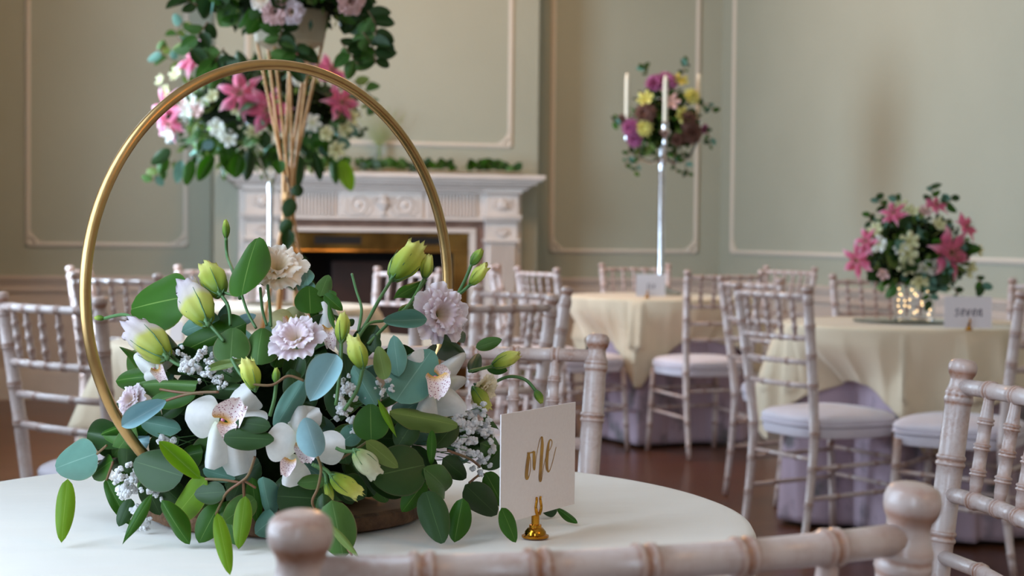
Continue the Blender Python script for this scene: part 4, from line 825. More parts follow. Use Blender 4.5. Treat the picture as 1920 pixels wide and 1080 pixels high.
# ------------------------------------------------------------------ cards and holders
def ribbon(pts, parent, m, name='lettering', place=None):
    """a flat pen stroke: pts = [(u, v, width)], laid on the card through place(u, v)"""
    vs = []; fs = []; n = len(pts)
    for i, (u, v, wd) in enumerate(pts):
        a_ = pts[max(i - 1, 0)]; b_ = pts[min(i + 1, n - 1)]; dx, dy = b_[0] - a_[0], b_[1] - a_[1]; l_ = math.hypot(dx, dy) or 1
        nx, ny = -dy / l_ * wd / 2, dx / l_ * wd / 2
        vs += [place(u + nx, v + ny), place(u - nx, v - ny)]
        if i: fs.append((2 * i - 2, 2 * i - 1, 2 * i + 1, 2 * i))
    return MB().add(vs, fs)
def table_card(P0, P1, h, strokes, ink, label, lean=0.0):
    """card standing between P0 and P1 (bottom corners), its written face towards -normal"""
    P0, P1 = Vector(P0), Vector(P1); u = (P1 - P0); W = u.length; u.normalize(); n = u.cross(V(0, 0, 1)).normalized(); up = (V(0, 0, 1) - n * lean).normalized()
    rows = MB(); t_ = 0.0012
    vs = [P0 - n * t_, P1 - n * t_, P1 - n * t_ + up * h, P0 - n * t_ + up * h, P0, P1, P1 + up * h, P0 + up * h]
    rows.add(vs, [(3, 2, 1, 0), (4, 5, 6, 7), (0, 1, 5, 4), (1, 2, 6, 5), (2, 3, 7, 6), (3, 0, 4, 7)])
    o = tag(rows.build('table_card', M['paper'], None, smooth=False), label, 'card', 'table number cards')
    mb = MB()
    for s_ in strokes:
        r_ = ribbon(s_, None, None, place=lambda a_, b_: P0 + u * (a_ * W) + up * (b_ * h) + n * 0.0004); mb.add(r_.v, r_.f)
    mb.build('lettering', ink, o, smooth=False)
    return o
def card_uv(x, y):                                            # crop of the photographed card -> card coordinates
    v = 0.5
    for _ in range(6): u = (x - 175 + 35 * v) / (537 - 25 * v); tp, bt = 145 - 90 * u, 910 - 150 * u; v = (y - tp) / (bt - tp)
    return u, 1 - v
def pen(pts): 
    out = []
    for i in range(len(pts) - 1):
        a0, a1, a2, a3 = pts[max(i - 1, 0)], pts[i], pts[i + 1], pts[min(i + 2, len(pts) - 1)]
        for k in range(6):
            t = k / 6; c = [0.5 * ((2 * a1[q]) + (a2[q] - a0[q]) * t + (2 * a0[q] - 5 * a1[q] + 4 * a2[q] - a3[q]) * t * t + (3 * a1[q] - a0[q] - 3 * a2[q] + a3[q]) * t ** 3) for q in range(3)]; out.append(c)
    out.append(list(pts[-1])); return out
ONE = [[(348, 412, 15), (340, 460, 19), (330, 520, 20), (324, 575, 18), (330, 588, 12), (342, 570, 5), (354, 520, 4), (357, 470, 4), (352, 430, 5), (345, 412, 6)], [(336, 412, 7), (360, 410, 6), (386, 402, 9)],
       [(384, 402, 15), (382, 450, 17), (379, 505, 16), (381, 524, 10), (388, 500, 4), (400, 430, 4), (420, 350, 4), (436, 306, 5), (447, 300, 8)], [(446, 300, 10), (444, 360, 18), (434, 440, 19), (424, 530, 19), (416, 590, 16), (421, 603, 10), (432, 570, 4), (452, 480, 4), (475, 420, 4), (505, 372, 4), (516, 335, 5), (506, 318, 6), (492, 340, 10), (480, 400, 17), (470, 470, 18), (470, 520, 14), (479, 540, 8), (495, 515, 4), (515, 460, 4), (543, 368, 4)]]
ONEUV = [pen([(*card_uv(x, y), wd / 540 * (1.2 if wd > 8 else 1)) for (x, y, wd) in s_]) for s_ in ONE]
table_card((0.403, 1.643, 0.791), (0.513, 1.757, 0.791), 0.110, ONEUV, M['ink_gold'], 'white card with one in gold script, beside the hoop flowers', 0.0)
def script(word, x0, wl, y0, hl, wd):
    G = {'s': [[(0.9, 0.85), (0.5, 1.0), (0.2, 0.75), (0.7, 0.4), (0.5, 0.0), (0.0, 0.1)]], 'i': [[(0.3, 0.8), (0.3, 0.1), (0.7, 0.0)], [(0.35, 1.15), (0.38, 1.25)]], 'x': [[(0.1, 0.9), (0.8, 0.0)], [(0.8, 0.95), (0.1, 0.0)]],
         'e': [[(0.2, 0.45), (0.8, 0.65), (0.5, 1.0), (0.15, 0.6), (0.3, 0.05), (0.9, 0.25)]], 'v': [[(0.1, 0.9), (0.35, 0.0), (0.8, 1.0)]], 'n': [[(0.1, 0.9), (0.1, 0.0)], [(0.1, 0.5), (0.5, 1.0), (0.7, 0.7), (0.75, 0.0), (1.0, 0.2)]]}
    return [pen([(x0 + (i + a_ * 0.8) * wl + b_ * 0.15 * wl, y0 + b_ * hl, wd) for (a_, b_) in s_]) for i, ch in enumerate(word) for s_ in G[ch]]
def holder(p, label, k=1.0):
    t = thing('card_holder', label, 'card holder', p, 0.80, 'gold card holders')
    MB().lathe([(0.0125 * k, 0), (0.0142 * k, 0.0012), (0.0142 * k, 0.003), (0.0115 * k, 0.0042), (0.011 * k, 0.007), (0.008 * k, 0.0105), (0.0066 * k, 0.011), (0.0064 * k, 0.014), (0.0042 * k, 0.0145), (0.0042 * k, 0.025), (0.0046 * k, 0.026), (0.003 * k, 0.027)], 24).build('base', M['goldclip'], t)
    for s_ in (-1, 1):
        mb = MB(); mb.tube([(s_ * 0.002, -0.003, 0.0245), (s_ * 0.005, -0.0035, 0.029), (s_ * 0.0058, -0.0033, 0.033), (s_ * 0.0042, -0.0033, 0.0385), (s_ * 0.0036, -0.0033, 0.041), (s_ * 0.0046, -0.0036, 0.043)], 0.0021, 8, 0.0013); mb.build('prong', M['goldclip'], t)
    return t
holder((0.4545, 1.7005, ZT), 'small polished gold card holder gripping the card reading one')
c6 = at(1220, 531, 8.62); u6 = V(math.cos(-0.2), math.sin(-0.2), 0) * 0.074
table_card(V(c6.x - u6.x, c6.y - u6.y, 0.775), V(c6.x + u6.x, c6.y + u6.y, 0.775), 0.112, script('six', 0.37, 0.10, 0.36, 0.2, 0.028), M['ink_grey'], 'white card with six in grey script at the foot of the candelabra')
holder((c6.x - 0.02, c6.y - 0.005, ZT), 'small bright card holder at the foot of the candelabra')
c7 = at(1815, 580, 5.86); u7 = V(math.cos(-0.35), math.sin(-0.35), 0) * 0.080
table_card(V(c7.x - u7.x, c7.y - u7.y, 0.775), V(c7.x + u7.x, c7.y + u7.y, 0.775), 0.108, script('seven', 0.22, 0.12, 0.38, 0.22, 0.03), M['ink_grey'], 'white card with seven in grey script beside the bowl of lilies')
holder((c7.x, c7.y - 0.008, ZT), 'small gold card holder beside the bowl of lilies')

# ------------------------------------------------------------------ the other flower pieces
def heap(root, c, rx, rz, n, seed, size, mks, shapes=('ovate', 'round'), core=0.72, low=-0.9, droop=0.0, name='leaf', floor_z=-9, avoid=()):
    """foliage standing out of a rounded core: every leaf an object of its own"""
    def hit(*ps): return any(z0 < p.z < z1 and math.hypot(p.x - x, p.y - y) < r for p in ps for (x, y, r, z0, z1) in avoid)
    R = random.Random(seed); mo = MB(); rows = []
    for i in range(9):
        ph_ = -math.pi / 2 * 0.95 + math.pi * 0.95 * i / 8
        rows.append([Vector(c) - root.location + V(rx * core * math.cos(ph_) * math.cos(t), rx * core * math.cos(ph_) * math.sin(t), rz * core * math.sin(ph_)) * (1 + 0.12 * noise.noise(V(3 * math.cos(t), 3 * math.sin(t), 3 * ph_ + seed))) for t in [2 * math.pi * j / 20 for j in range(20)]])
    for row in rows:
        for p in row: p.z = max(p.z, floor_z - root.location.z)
    mo.grid(rows, True, None, True).build('foliage_core', M['core_dark'], root)  # filler core, its dark colour puts shade behind the leaves
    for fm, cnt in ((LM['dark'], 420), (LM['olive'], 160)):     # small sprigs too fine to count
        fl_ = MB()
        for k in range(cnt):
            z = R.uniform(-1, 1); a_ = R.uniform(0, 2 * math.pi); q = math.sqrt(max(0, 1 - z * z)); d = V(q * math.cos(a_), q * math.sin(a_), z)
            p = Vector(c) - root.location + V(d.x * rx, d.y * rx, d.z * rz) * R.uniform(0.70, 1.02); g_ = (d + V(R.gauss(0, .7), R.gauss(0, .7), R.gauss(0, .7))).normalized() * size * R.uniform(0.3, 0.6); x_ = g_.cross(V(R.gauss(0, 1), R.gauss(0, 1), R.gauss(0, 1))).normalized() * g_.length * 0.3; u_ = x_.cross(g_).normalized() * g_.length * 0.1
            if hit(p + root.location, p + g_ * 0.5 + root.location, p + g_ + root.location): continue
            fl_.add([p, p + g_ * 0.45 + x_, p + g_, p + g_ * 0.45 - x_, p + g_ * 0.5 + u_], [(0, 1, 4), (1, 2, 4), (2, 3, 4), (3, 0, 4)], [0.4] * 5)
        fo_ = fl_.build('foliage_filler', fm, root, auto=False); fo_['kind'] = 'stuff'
    k = -1
    while k < n - 1:
        z = R.uniform(low, 1.0); a_ = R.uniform(0, 2 * math.pi); q = math.sqrt(max(0, 1 - z * z)); d = V(q * math.cos(a_), q * math.sin(a_), z)
        p = Vector(c) + V(d.x * rx, d.y * rx, d.z * rz) * R.uniform(0.62, 0.92)
        g_ = (d + V(R.gauss(0, .45), R.gauss(0, .45), R.gauss(0, .45) - droop)).normalized(); L_ = size * R.uniform(0.6, 1.25)
        if hit(p, p + g_ * L_ * 0.33, p + g_ * L_ * 0.67, p + g_ * L_): continue
        k += 1
        n_ = d + V(R.gauss(0, .6), R.gauss(0, .6), R.gauss(0, .6) + 0.3); sh_ = shapes[k % len(shapes)]
        inst(name, LO[sh_][k % 4], leaf_matrix(p, p + g_ * L_, L_ * {'round': 0.85, 'ovate': 0.55, 'lance': 0.3}[sh_], n_), root, LM[mks[R.randrange(len(mks))]])
def dirc(px, py, tow=1.0): return (RGT * px - UPV * py + TOC * tow).normalized()
def blossom(root, name, me, p, axis, r, m, spin=0.0): return inst(name, me, rot_z_mat(p, axis, r, spin), root, m)
def trail(root, pts, n, size, mks, seed, shape='ovate'):
    R = random.Random(seed); stem(root, pts, 0.002, M['stem_red'])
    for k in range(n):
        t = (k + 0.5) / n * (len(pts) - 1); i = min(int(t), len(pts) - 2); p = Vector(pts[i]).lerp(Vector(pts[i + 1]), t - i); d = (Vector(pts[i + 1]) - Vector(pts[i])).normalized()
        sd = d.cross(V(0, -1, 0.2)).normalized() * (1 if k % 2 else -1); g_ = (d * 0.5 + sd + V(R.gauss(0, .3), R.gauss(0, .3), R.gauss(0, .3))).normalized(); L_ = size * R.uniform(0.7, 1.2)
        inst('leaf', LO[shape][k % 4], leaf_matrix(p, p + g_ * L_, L_ * 0.65, TOC + V(R.gauss(0, .4), 0, R.gauss(0, .4) + .3)), root, LM[mks[k % len(mks)]])

# tall lily vase on the far left table
D2 = 7.45; K2 = D2 / FPX
vz = thing('lily_vase', 'tall silver stemmed glass vase on the table before the wall recess, holding pink lilies', 'vase', (T2[0] + 0.03, T2[1], 0.7665))
MB().lathe([(0.11, 0), (0.115, 0.006), (0.10, 0.014), (0.03, 0.022), (0.014, 0.05), (0.0115, 0.2), (0.0115, 0.47), (0.016, 0.50), (0.012, 0.53)], 24).build('stem', M['silver'], vz)
MB().lathe([(0.010, 0.52), (0.02, 0.54), (0.07, 0.66), (0.125, 0.78), (0.121, 0.78), (0.066, 0.66), (0.015, 0.545)], 28).build('cone', M['glass'], vz)
lb = thing('lily_bouquet', 'big spreading bouquet of pink lilies, white stock and greenery in the tall vase', 'bouquet', (T2[0] + 0.03, T2[1], 1.50))
cL = V(T2[0] + 0.01, T2[1], 1.575)
heap(lb, cL, 0.41, 0.26, 250, 5, 0.085, ['deep', 'dark', 'dark', 'mid', 'olive', 'teal', 'deep'], ('ovate', 'round', 'lance'), 0.78, -0.95, 0.25, floor_z=1.55, avoid=((T2[0] + 0.03, T2[1], 0.16, 1.2, 1.56),))
for (px, py, r, axx, ayy, sp) in ((451, 176, 44, -0.1, -0.2, 0.2), (501, 206, 44, 0.15, 0.1, 0.6), (366, 108, 40, -0.6, -0.6, 0), (313, 205, 40, -0.8, 0.1, 0.4), (318, 232, 34, -0.6, 0.4, 0.1), (556, 108, 36, 0.1, -0.6, 0.3), (640, 192, 38, 0.8, -0.1, 0.5), (620, 132, 34, 0.6, -0.5, 0.2)):
    p = at(px, py, D2 - 0.50 + 0.30 * (abs(px - 480) / 200) ** 2); lily(lb, p, dirc(axx, ayy), r * K2, None, sp)
for k, (px, py, r, mk) in enumerate(((358, 190, 17, 'white'), (372, 205, 17, 'blush'), (350, 212, 16, 'white'), (382, 190, 14, 'white'), (345, 195, 14, 'blush'), (408, 238, 18, 'white'), (430, 258, 18, 'white'), (418, 250, 14, 'white'), (330, 138, 16, 'floretcream'), (318, 252, 16, 'white'), (310, 172, 14, 'floretcream'), (445, 205, 13, 'floretcream'), (475, 248, 16, 'floretcream'), (400, 180, 14, 'floretcream'), (585, 230, 18, 'white'), (610, 250, 16, 'floretcream'), (560, 150, 16, 'white'), (645, 240, 18, 'floretcream'), (630, 280, 20, 'floretcream'), (660, 220, 16, 'olive'), (300, 150, 12, 'floretcream'))):
    blossom(lb, 'floret', FLORET[k % 2], at(px, py, D2 - 0.49 + 0.28 * (abs(px - 480) / 200) ** 2), dirc((px - 480) / 200, (py - 210) / 150), r * K2, PM.get(mk, PM['floretcream']), k)
for k, (b, t, wd, mk) in enumerate((((640, 300), (660, 358), 30, 'bright'), ((625, 300), (632, 345), 18, 'deep'), ((400, 290), (372, 340), 26, 'deep'), ((340, 300), (330, 345), 20, 'teal'), ((320, 280), (282, 308), 24, 'dark'), ((310, 290), (300, 330), 22, 'deep'), ((450, 290), (440, 335), 30, 'deep'), ((420, 270), (440, 330), 34, 'deep'), ((360, 300), (348, 348), 22, 'deep'), ((470, 280), (462, 340), 24, 'dark'), ((590, 290), (600, 340), 20, 'dark'), ((395, 280), (384, 262), 22, 'pale'), ((330, 250), (312, 268), 20, 'pale'), ((560, 290), (556, 356), 28, 'dark'))):
    d_ = D2 - 0.38 + 0.22 * (abs(b[0] - 480) / 200) ** 2; inst('leaf', HI['ovate'][k % 4], leaf_matrix(at(*b, d_), at(*t, d_), wd * K2, TOC + V(0.2, 0, 0.2)), lb, LM[mk])
for k, pts in enumerate((((340, 120), (310, 105), (296, 92)), ((330, 300), (300, 320), (285, 340)), ((660, 150), (690, 175), (705, 190)), ((350, 90), (330, 60), (345, 40)))):
    trail(lb, [at(*q, D2 - 0.2) for q in pts], 6, 0.06, ['olive', 'teal', 'mid'], k)

# gold rod stand on the table behind the hoop
D3 = 4.98; K3 = D3 / FPX
gs = thing('rod_stand', 'tall stand of gathered copper gold rods rising from the table behind the hoop', 'flower stand', (T3[0] + 0.02, T3[1], 0.7665))
for k in range(8):
    a_ = 2 * math.pi * k / 8 + 0.2; rb = 0.085; rt, a2 = [(0.105, 0.1), (0.09, 0.75), (0.06, 1.4), (0.10, 2.2), (0.10, 2.95), (0.075, 3.9), (0.05, 4.6), (0.085, 5.5)][k]
    pts = []
    for i in range(13):
        t = i / 12; p0 = V(rb * math.cos(a_), rb * math.sin(a_), 0.0); p1 = V(0.015 * math.cos(a_ + 0.3), 0.015 * math.sin(a_ + 0.3), 0.36); p2 = V(0.016 * math.cos(a_ + 0.4), 0.016 * math.sin(a_ + 0.4), 0.48); p3 = V(rt * math.cos(a2), rt * math.sin(a2), 0.90)
        pts.append(p0.lerp(p1, t * 3) if t <= 1 / 3 else (p1.lerp(p2, t * 3 - 1) if t <= 2 / 3 else p2.lerp(p3, t * 3 - 2)))
    MB().tube(pts, 0.0052, 8, 0.0042).build('rod', M['rod'], gs, auto=False)
MB().lathe([(0.019, 0.40), (0.022, 0.404), (0.022, 0.426), (0.019, 0.43)], 16).build('binding', M['rod'], gs)
MB().lathe([(0.02, 0.845), (0.07, 0.848), (0.098, 0.865), (0.108, 0.93), (0.112, 0.955), (0.106, 0.955), (0.10, 0.93), (0.06, 0.87), (0.01, 0.865)], 32).build('bowl', M['bowl'], gs)
ub_ = thing('eucalyptus_bouquet', 'dark eucalyptus bouquet with blush flowers on top of the gold rod stand', 'bouquet', (T3[0] + 0.02, T3[1], 1.72))
heap(ub_, V(T3[0] + 0.02, T3[1], 1.79), 0.25, 0.13, 230, 11, 0.075, ['dark', 'dark', 'dark', 'teal', 'mid', 'deep', 'dark', 'deep'], ('round', 'ovate', 'round'), 0.8, -1.0, 0.3, floor_z=1.724, avoid=((T3[0] + 0.02, T3[1], 0.132, 1.5, 1.738),))
for (px, py, r, mk) in ((518, 20, 27, 'blush'), (500, -8, 30, 'peach'), (654, 2, 27, 'blush'), (548, 22, 24, 'lilac')):
    a_ = dirc((px - 530) / 300, 0.2); p = at(px, py, D3 - 0.21); lisianthus(ub_, p, a_, r * K3, PM[mk])
for k, pts in enumerate((((525, 30), (528, 55), (522, 76)), ((390, 40), (370, 70), (356, 96)), ((680, 60), (700, 90), (704, 118)), ((690, 20), (705, 50), (700, 80)), ((420, 90), (405, 115), (410, 130)), ((640, 80), (655, 100), (672, 122)), ((370, 10), (352, 0), (350, -15)), ((560, 80), (555, 100), (548, 112)))):
    trail(ub_, [at(*q, D3 - 0.17) for q in pts], 7, 0.062, ['dark', 'mid', 'dark', 'deep'], 20 + k, 'round')
ga = thing('trailing_eucalyptus', 'eucalyptus trail wound down the gold rods behind the hoop', 'greenery', (T3[0] + 0.02, T3[1] - 0.05, 1.0))
stem(ga, [at(536, 330, D3 - 0.04), at(546, 370, D3 - 0.045), at(533, 420, D3 - 0.05), at(545, 480, D3 - 0.07), at(562, 560, D3 - 0.12)], 0.003, M['stem_red'])
for k, (b, t, wd, mk) in enumerate((((548, 372), (536, 408), 28, 'dark'), ((545, 412), (526, 436), 26, 'dark'), ((542, 430), (536, 470), 26, 'dark'), ((548, 480), (575, 520), 40, 'dark'), ((545, 500), (552, 545), 36, 'dark'), ((556, 345), (560, 368), 24, 'dark'), ((522, 300), (524, 328), 24, 'deep'), ((560, 520), (590, 560), 34, 'deep'))):
    inst('leaf', HI['ovate'][k % 4], leaf_matrix(at(*b, D3 - 0.06), at(*t, D3 - 0.07), wd * K3, TOC + V(0.2, 0, 0.2)), ga, LM[mk])
# small place cards on that table
for i, (px, py, dd, wdt, hgt, lab) in enumerate(((655, 612, 4.86, 0.055, 0.075, 'plain white folded card on the table behind the hoop, beside the rods'), (332, 640, 4.90, 0.035, 0.055, 'plain white folded card on the table edge behind the yellow buds'))):
    p = at(px, py, dd); p.z = 0.766; mb = MB(); t_ = 0.0008; u = RGT * wdt / 2; n = V(FWD.x, FWD.y, 0).normalized() * 0.018
    for s_ in (-1, 1):
        a_, b_ = p - u + n * s_, p + u + n * s_; tp = V(0, 0, hgt); k_ = n.normalized() * t_ * s_
        vs = [a_, b_, p + u + tp, p - u + tp]; vs += [q + k_ for q in vs]
        mb.add(vs, [(0, 1, 2, 3), (7, 6, 5, 4), (0, 4, 5, 1), (1, 5, 6, 2), (2, 6, 7, 3), (3, 7, 4, 0)])
    tag(mb.build('place_card', M['paper'], None, smooth=False), lab, 'card')

# candelabra on the far table
D6 = 9.06; K6 = D6 / FPX
ca = thing('candelabra', 'tall polished silver candelabra on the cream table in the corner', 'candelabra', (2.975, 8.60, 0.7665))
MB().lathe([(0.11, 0), (0.115, 0.008), (0.10, 0.018), (0.05, 0.03), (0.03, 0.05), (0.022, 0.075), (0.03, 0.09), (0.019, 0.105), (0.0185, 0.15), (0.0185, 0.66), (0.024, 0.68), (0.018, 0.70), (0.03, 0.72), (0.02, 0.75), (0.02, 0.80)], 24).build('pole', M['silver'], ca)
CUPS = []
for k in range(3):
    a_ = math.radians(-14 + 90 * k); e = V(0.19 * math.cos(a_), 0.19 * math.sin(a_), 0.0)
    MB().tube([V(0, 0, 0.74), e * 0.3 + V(0, 0, 0.70), e * 0.75 + V(0, 0, 0.73), e + V(0, 0, 0.83), e + V(0, 0, 0.90)], 0.008, 8).build('arm', M['silver'], ca); CUPS.append(e + V(0, 0, 0.90))
# front cup held clear of the flowers
MB().tube([V(0, 0, 0.70), V(-0.03, -0.12, 0.69), V(-0.068, -0.23, 0.74), V(-0.075, -0.255, 0.86)], 0.009, 8).build('arm', M['silver'], ca); CUPS.append(V(-0.075, -0.255, 0.865))
for k, cpt in enumerate(CUPS):
    MB().lathe([(0.008, -0.09), (0.016, -0.07), (0.008, -0.05), (0.03, -0.02), (0.034, -0.012), (0.02, 0.0), (0.018, 0.03), (0.022, 0.035), (0.015, 0.036)], 16, cpt).build('candle_cup', M['silver'], ca)
    cb = MB(); cb.lathe([(0.0125, 0.0), (0.0125, 0.2), (0.0105, 0.235), (0.004, 0.245)], 14); 
    o = tag(cb.build('candle', M['candle'], None), 'slim ivory taper candle held clear in front of the candelabra bouquet' if k == 3 else ['slim ivory taper candle on the candelabra arm nearest the right hand wall', 'slim ivory taper candle hidden behind the candelabra flowers', 'slim ivory taper candle on the candelabra arm nearest the fireplace', ''][k], 'candle', 'taper candles in the candelabra'); o.location = ca.location + cpt + V(0, 0, 0.03)
    MB().tube([(0, 0, 0.244), (0.001, 0, 0.255)], 0.0012, 5).build('wick', M['black'], o)
cbq = thing('candelabra_bouquet', 'round bouquet of mauve, lemon and russet flowers among the candles', 'bouquet', (2.99, 8.62, 1.62))
c6_ = V(2.985, 8.62, 1.68)
heap(cbq, c6_, 0.20, 0.19, 150, 31, 0.06, ['dark', 'deep', 'dark', 'mid', 'olive'], ('round', 'ovate', 'lance'), 0.70, -1.0, 0.15, avoid=[(ca.location.x + q.x, ca.location.y + q.y, 0.05, 1.55, 1.96) for q in CUPS])
for k, (px, py, r, mk, me) in enumerate(((1248, 152, 24, 'mauve', 1), (1228, 155, 20, 'mauve', 1), (1275, 150, 17, 'lemon', 0), (1210, 185, 17, 'lemon', 0), (1207, 240, 18, 'lemon', 1), (1183, 240, 20, 'mauve', 1), (1190, 262, 17, 'mauve', 1), (1280, 216, 17, 'lemon', 0), (1298, 180, 18, 'lemon', 1), (1210, 212, 22, 'russet', 1), (1298, 250, 24, 'russet', 1), (1290, 225, 20, 'russet', 1), (1258, 190, 18, 'blush', 0), (1322, 242, 10, 'mauve', 1), (1165, 225, 12, 'russet', 1), (1270, 262, 14, 'russet', 1))):
    dx, dy = (px - 1243) / 85, (py - 228) / 90; blossom(cbq, 'blossom', POMPON if me else FLORET[0], at(px, py, D6 - 0.20 * math.sqrt(max(0.1, 1 - dx * dx * .8 - dy * dy * .8))), dirc(dx, dy), r * K6, PM[mk], k)
for k, pts in enumerate((((1180, 270), (1178, 295), (1172, 312)), ((1280, 285), (1285, 310), (1292, 330)), ((1310, 200), (1328, 195), (1338, 210)), ((1320, 240), (1332, 260), (1330, 275)), ((1200, 280), (1195, 310), (1190, 325)), ((1215, 140), (1208, 132), (1206, 125)), ((1280, 140), (1284, 125), (1290, 115)), ((1165, 220), (1155, 222), (1150, 230)), ((1270, 285), (1262, 300), (1270, 325)))):
    trail(cbq, [at(*q, D6 - 0.12) for q in pts], 5, 0.04, ['dark', 'deep', 'teal'], 40 + k, 'round')

# bowl of lilies on the right hand table
D7 = (V(T7[0], T7[1], 0.8) - CAM).dot(FWD); K7 = D7 / FPX
pc = at(1700, 606, D7)
mp_ = MB().lathe([(0.195, 0.0), (0.20, 0.002), (0.20, 0.006), (0.197, 0.008), (0.02, 0.008)], 48).build('mirror_plate', M['mirror'], None)
tag(mp_, 'round mirror plate under the glass bowl of lilies', 'mirror plate'); mp_.location = (pc.x, pc.y, 0.7665)
vb = thing('glass_bowl', 'clear glass cylinder of warm fairy lights on the mirror plate', 'vase', (T7[0], T7[1], 0.775))
MB().lathe([(0.070, 0.0), (0.074, 0.003), (0.075, 0.02), (0.075, 0.135), (0.0725, 0.135), (0.0725, 0.014), (0.02, 0.012)], 40).build('glass_wall', M['glass'], vb)
Rf = random.Random(8); FL = MB(); FL.lathe([(0.0004, -0.003), (0.0021, -0.0015), (0.0021, 0.0015), (0.0004, 0.003)], 8); FL = FL.mesh('fairy_light', M['fairy'])
wire = [V(0.06 * math.cos(k * 1.1), 0.06 * math.sin(k * 1.1), 0.02 + 0.0038 * k) for k in range(26)]
MB().tube([p * 1 for p in wire], 0.0006, 5).build('light_wire', M['silver'], vb)
for p in wire: o = link('fairy_light', FL, vb); o.location = p
l7 = thing('lily_posy', 'low domed posy of pink lilies and cream florets in the glass bowl', 'bouquet', (T7[0], T7[1], 0.92))
c7_ = V(T7[0], T7[1], 1.02); heap(l7, c7_, 0.19, 0.155, 170, 51, 0.065, ['deep', 'dark', 'dark', 'mid', 'olive', 'teal'], ('ovate', 'round'), 0.80, -0.85, 0.1, floor_z=0.913, avoid=((T7[0], T7[1], 0.10, 0.7, 0.92),))
def q7(px, py): dx, dy = (px - 1722) / 118, (py - 468) / 100; return at(px, py, D7 - 0.19 * math.sqrt(max(0.06, 1 - dx * dx * .85 - dy * dy * .85))), dirc(dx, dy, 0.8)
for (px, py, r, sp) in ((1782, 474, 50, 0.3), (1608, 488, 36, 0.0), (1676, 400, 28, 0.4), (1812, 425, 30, 0.2), (1755, 385, 26, 0.6), (1625, 452, 26, 0.5)): p, a_ = q7(px, py); lily(l7, p, a_, r * K7, None, sp)
for k, (px, py, r, mk) in enumerate(((1705, 452, 20, 'floretcream'), (1702, 476, 20, 'floretcream'), (1735, 504, 20, 'white'), (1724, 528, 19, 'floretcream'), (1700, 500, 18, 'floretcream'), (1648, 458, 18, 'white'), (1762, 420, 16, 'floretcream'), (1690, 385, 16, 'floretcream'), (1752, 498, 16, 'white'), (1710, 395, 15, 'floretcream'), (1640, 430, 16, 'floretcream'), (1820, 505, 18, 'floretcream'), (1688, 465, 14, 'white'), (1656, 514, 13, 'blush'), (1735, 395, 14, 'blush'), (1838, 470, 12, 'floretcream'))):
    p, a_ = q7(px, py); blossom(l7, 'floret', FLORET[k % 2], p - (p - c7_) * 0.02, a_, r * K7, PM[mk], k)
for k, pts in enumerate((((1665, 390), (1650, 380), (1642, 372)), ((1745, 380), (1748, 362), (1746, 352)), ((1765, 385), (1780, 378), (1784, 370)), ((1690, 390), (1682, 378), (1680, 368)), ((1640, 400), (1630, 405), (1634, 420)), ((1790, 540), (1795, 555), (1792, 568)), ((1830, 520), (1840, 530), (1842, 540)), ((1740, 540), (1742, 556), (1745, 566)))):
    trail(l7, [at(*q, D7 - 0.1) for q in pts], 4, 0.042, ['dark', 'deep', 'teal'], 60 + k, 'round')

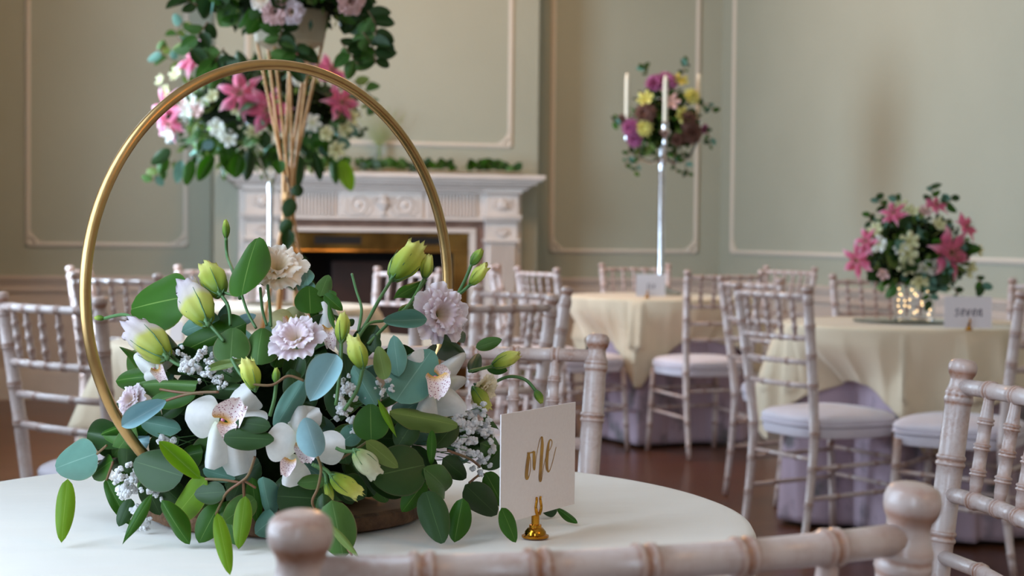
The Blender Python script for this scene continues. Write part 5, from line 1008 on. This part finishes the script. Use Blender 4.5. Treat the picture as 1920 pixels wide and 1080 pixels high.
# mantel shelf dressing
ga2 = thing('mantel_garland', 'leafy eucalyptus garland lying along the white mantel shelf', 'garland', (1.9, 10.7, 1.463))
Rm = random.Random(4); gp = [V(1.25 + 0.1 * k, 10.69 + 0.02 * math.sin(k * 1.7), 1.476 + 0.008 * math.sin(k * 2.1)) for k in range(16)]; stem(ga2, gp, 0.004, M['stem_red'])
for k in range(110):
    t = Rm.uniform(0, 14.9); i = int(t); p = gp[i].lerp(gp[i + 1], t - i); d = V(Rm.uniform(-1, 1), Rm.uniform(-0.7, 0.7), Rm.uniform(-0.02, 0.75) if k % 3 else Rm.uniform(0.3, 1.0)).normalized(); L_ = Rm.uniform(0.05, 0.095)
    if any(math.hypot(q.x - x, q.y - y) < r for q in (p, p + d * L_ * 0.5, p + d * L_) for (x, y, r) in ((1.83, 10.80, 0.06), (1.70, 10.636, 0.058), (2.02, 10.636, 0.056))): d = V(d.x * 0.25, 0.1, abs(d.z) + 0.8).normalized(); p = p + V(0.09 if p.x > x else -0.09, 0, 0)
    p = p + V(0, 0, 0.012 + 0.35 * L_ * (1 - d.z))
    inst('leaf', LO['round' if k % 2 else 'ovate'][k % 4], leaf_matrix(p, p + d * L_, L_ * 0.7, TOC + V(Rm.gauss(0, .5), 0, Rm.gauss(0, .5))), ga2, LM[['dark', 'dark', 'deep', 'mid'][k % 4]])
bt = thing('bottle_vase', 'clear glass bottle with feathery fern on the mantel shelf', 'vase', (1.83, 10.80, 1.463))
MB().lathe([(0.03, 0), (0.035, 0.005), (0.036, 0.09), (0.015, 0.14), (0.013, 0.19), (0.016, 0.195), (0.011, 0.19), (0.012, 0.14), (0.033, 0.085), (0.03, 0.01)], 20).build('bottle', M['glass'], bt)
for k in range(7):
    a_ = math.radians(-32 + 11 * k); tip = V(0.30 * math.sin(a_), 0.02 * (k % 3 - 1), 0.14 + 0.30 * math.cos(a_)); fr = [V(0, 0, 0.02), V(0.02 * math.sin(a_), 0, 0.18), tip]
    f_ = MB(); f_.tube(fr, 0.0015, 5, 0.0006)
    for j in range(14):
        t = j / 14; p = fr[1].lerp(fr[2], t)
        for s_ in (-1, 1):
            d = V(math.sin(a_ + s_ * 0.7), 0.1 * s_, math.cos(a_ + s_ * 0.7)); f_.tube([p, p + d * (0.05 * (1 - t) + 0.012)], 0.0022, 4, 0.0004)
    f_.build('fern_frond', LM['olive'], bt)
for k, (x, r) in enumerate(((1.70, 0.03), (2.02, 0.028))):
    vt = MB().lathe([(r * 0.8, 0), (r, 0.006), (r, 0.06), (r - 0.003, 0.06), (r - 0.003, 0.008), (0.004, 0.007)], 20).build('votive_glass', M['glass'], None)
    vt.location = (x, 10.636, 1.463); tag(vt, 'small clear glass votive in the garland on the mantel shelf', 'votive', 'votive glasses on the mantel')
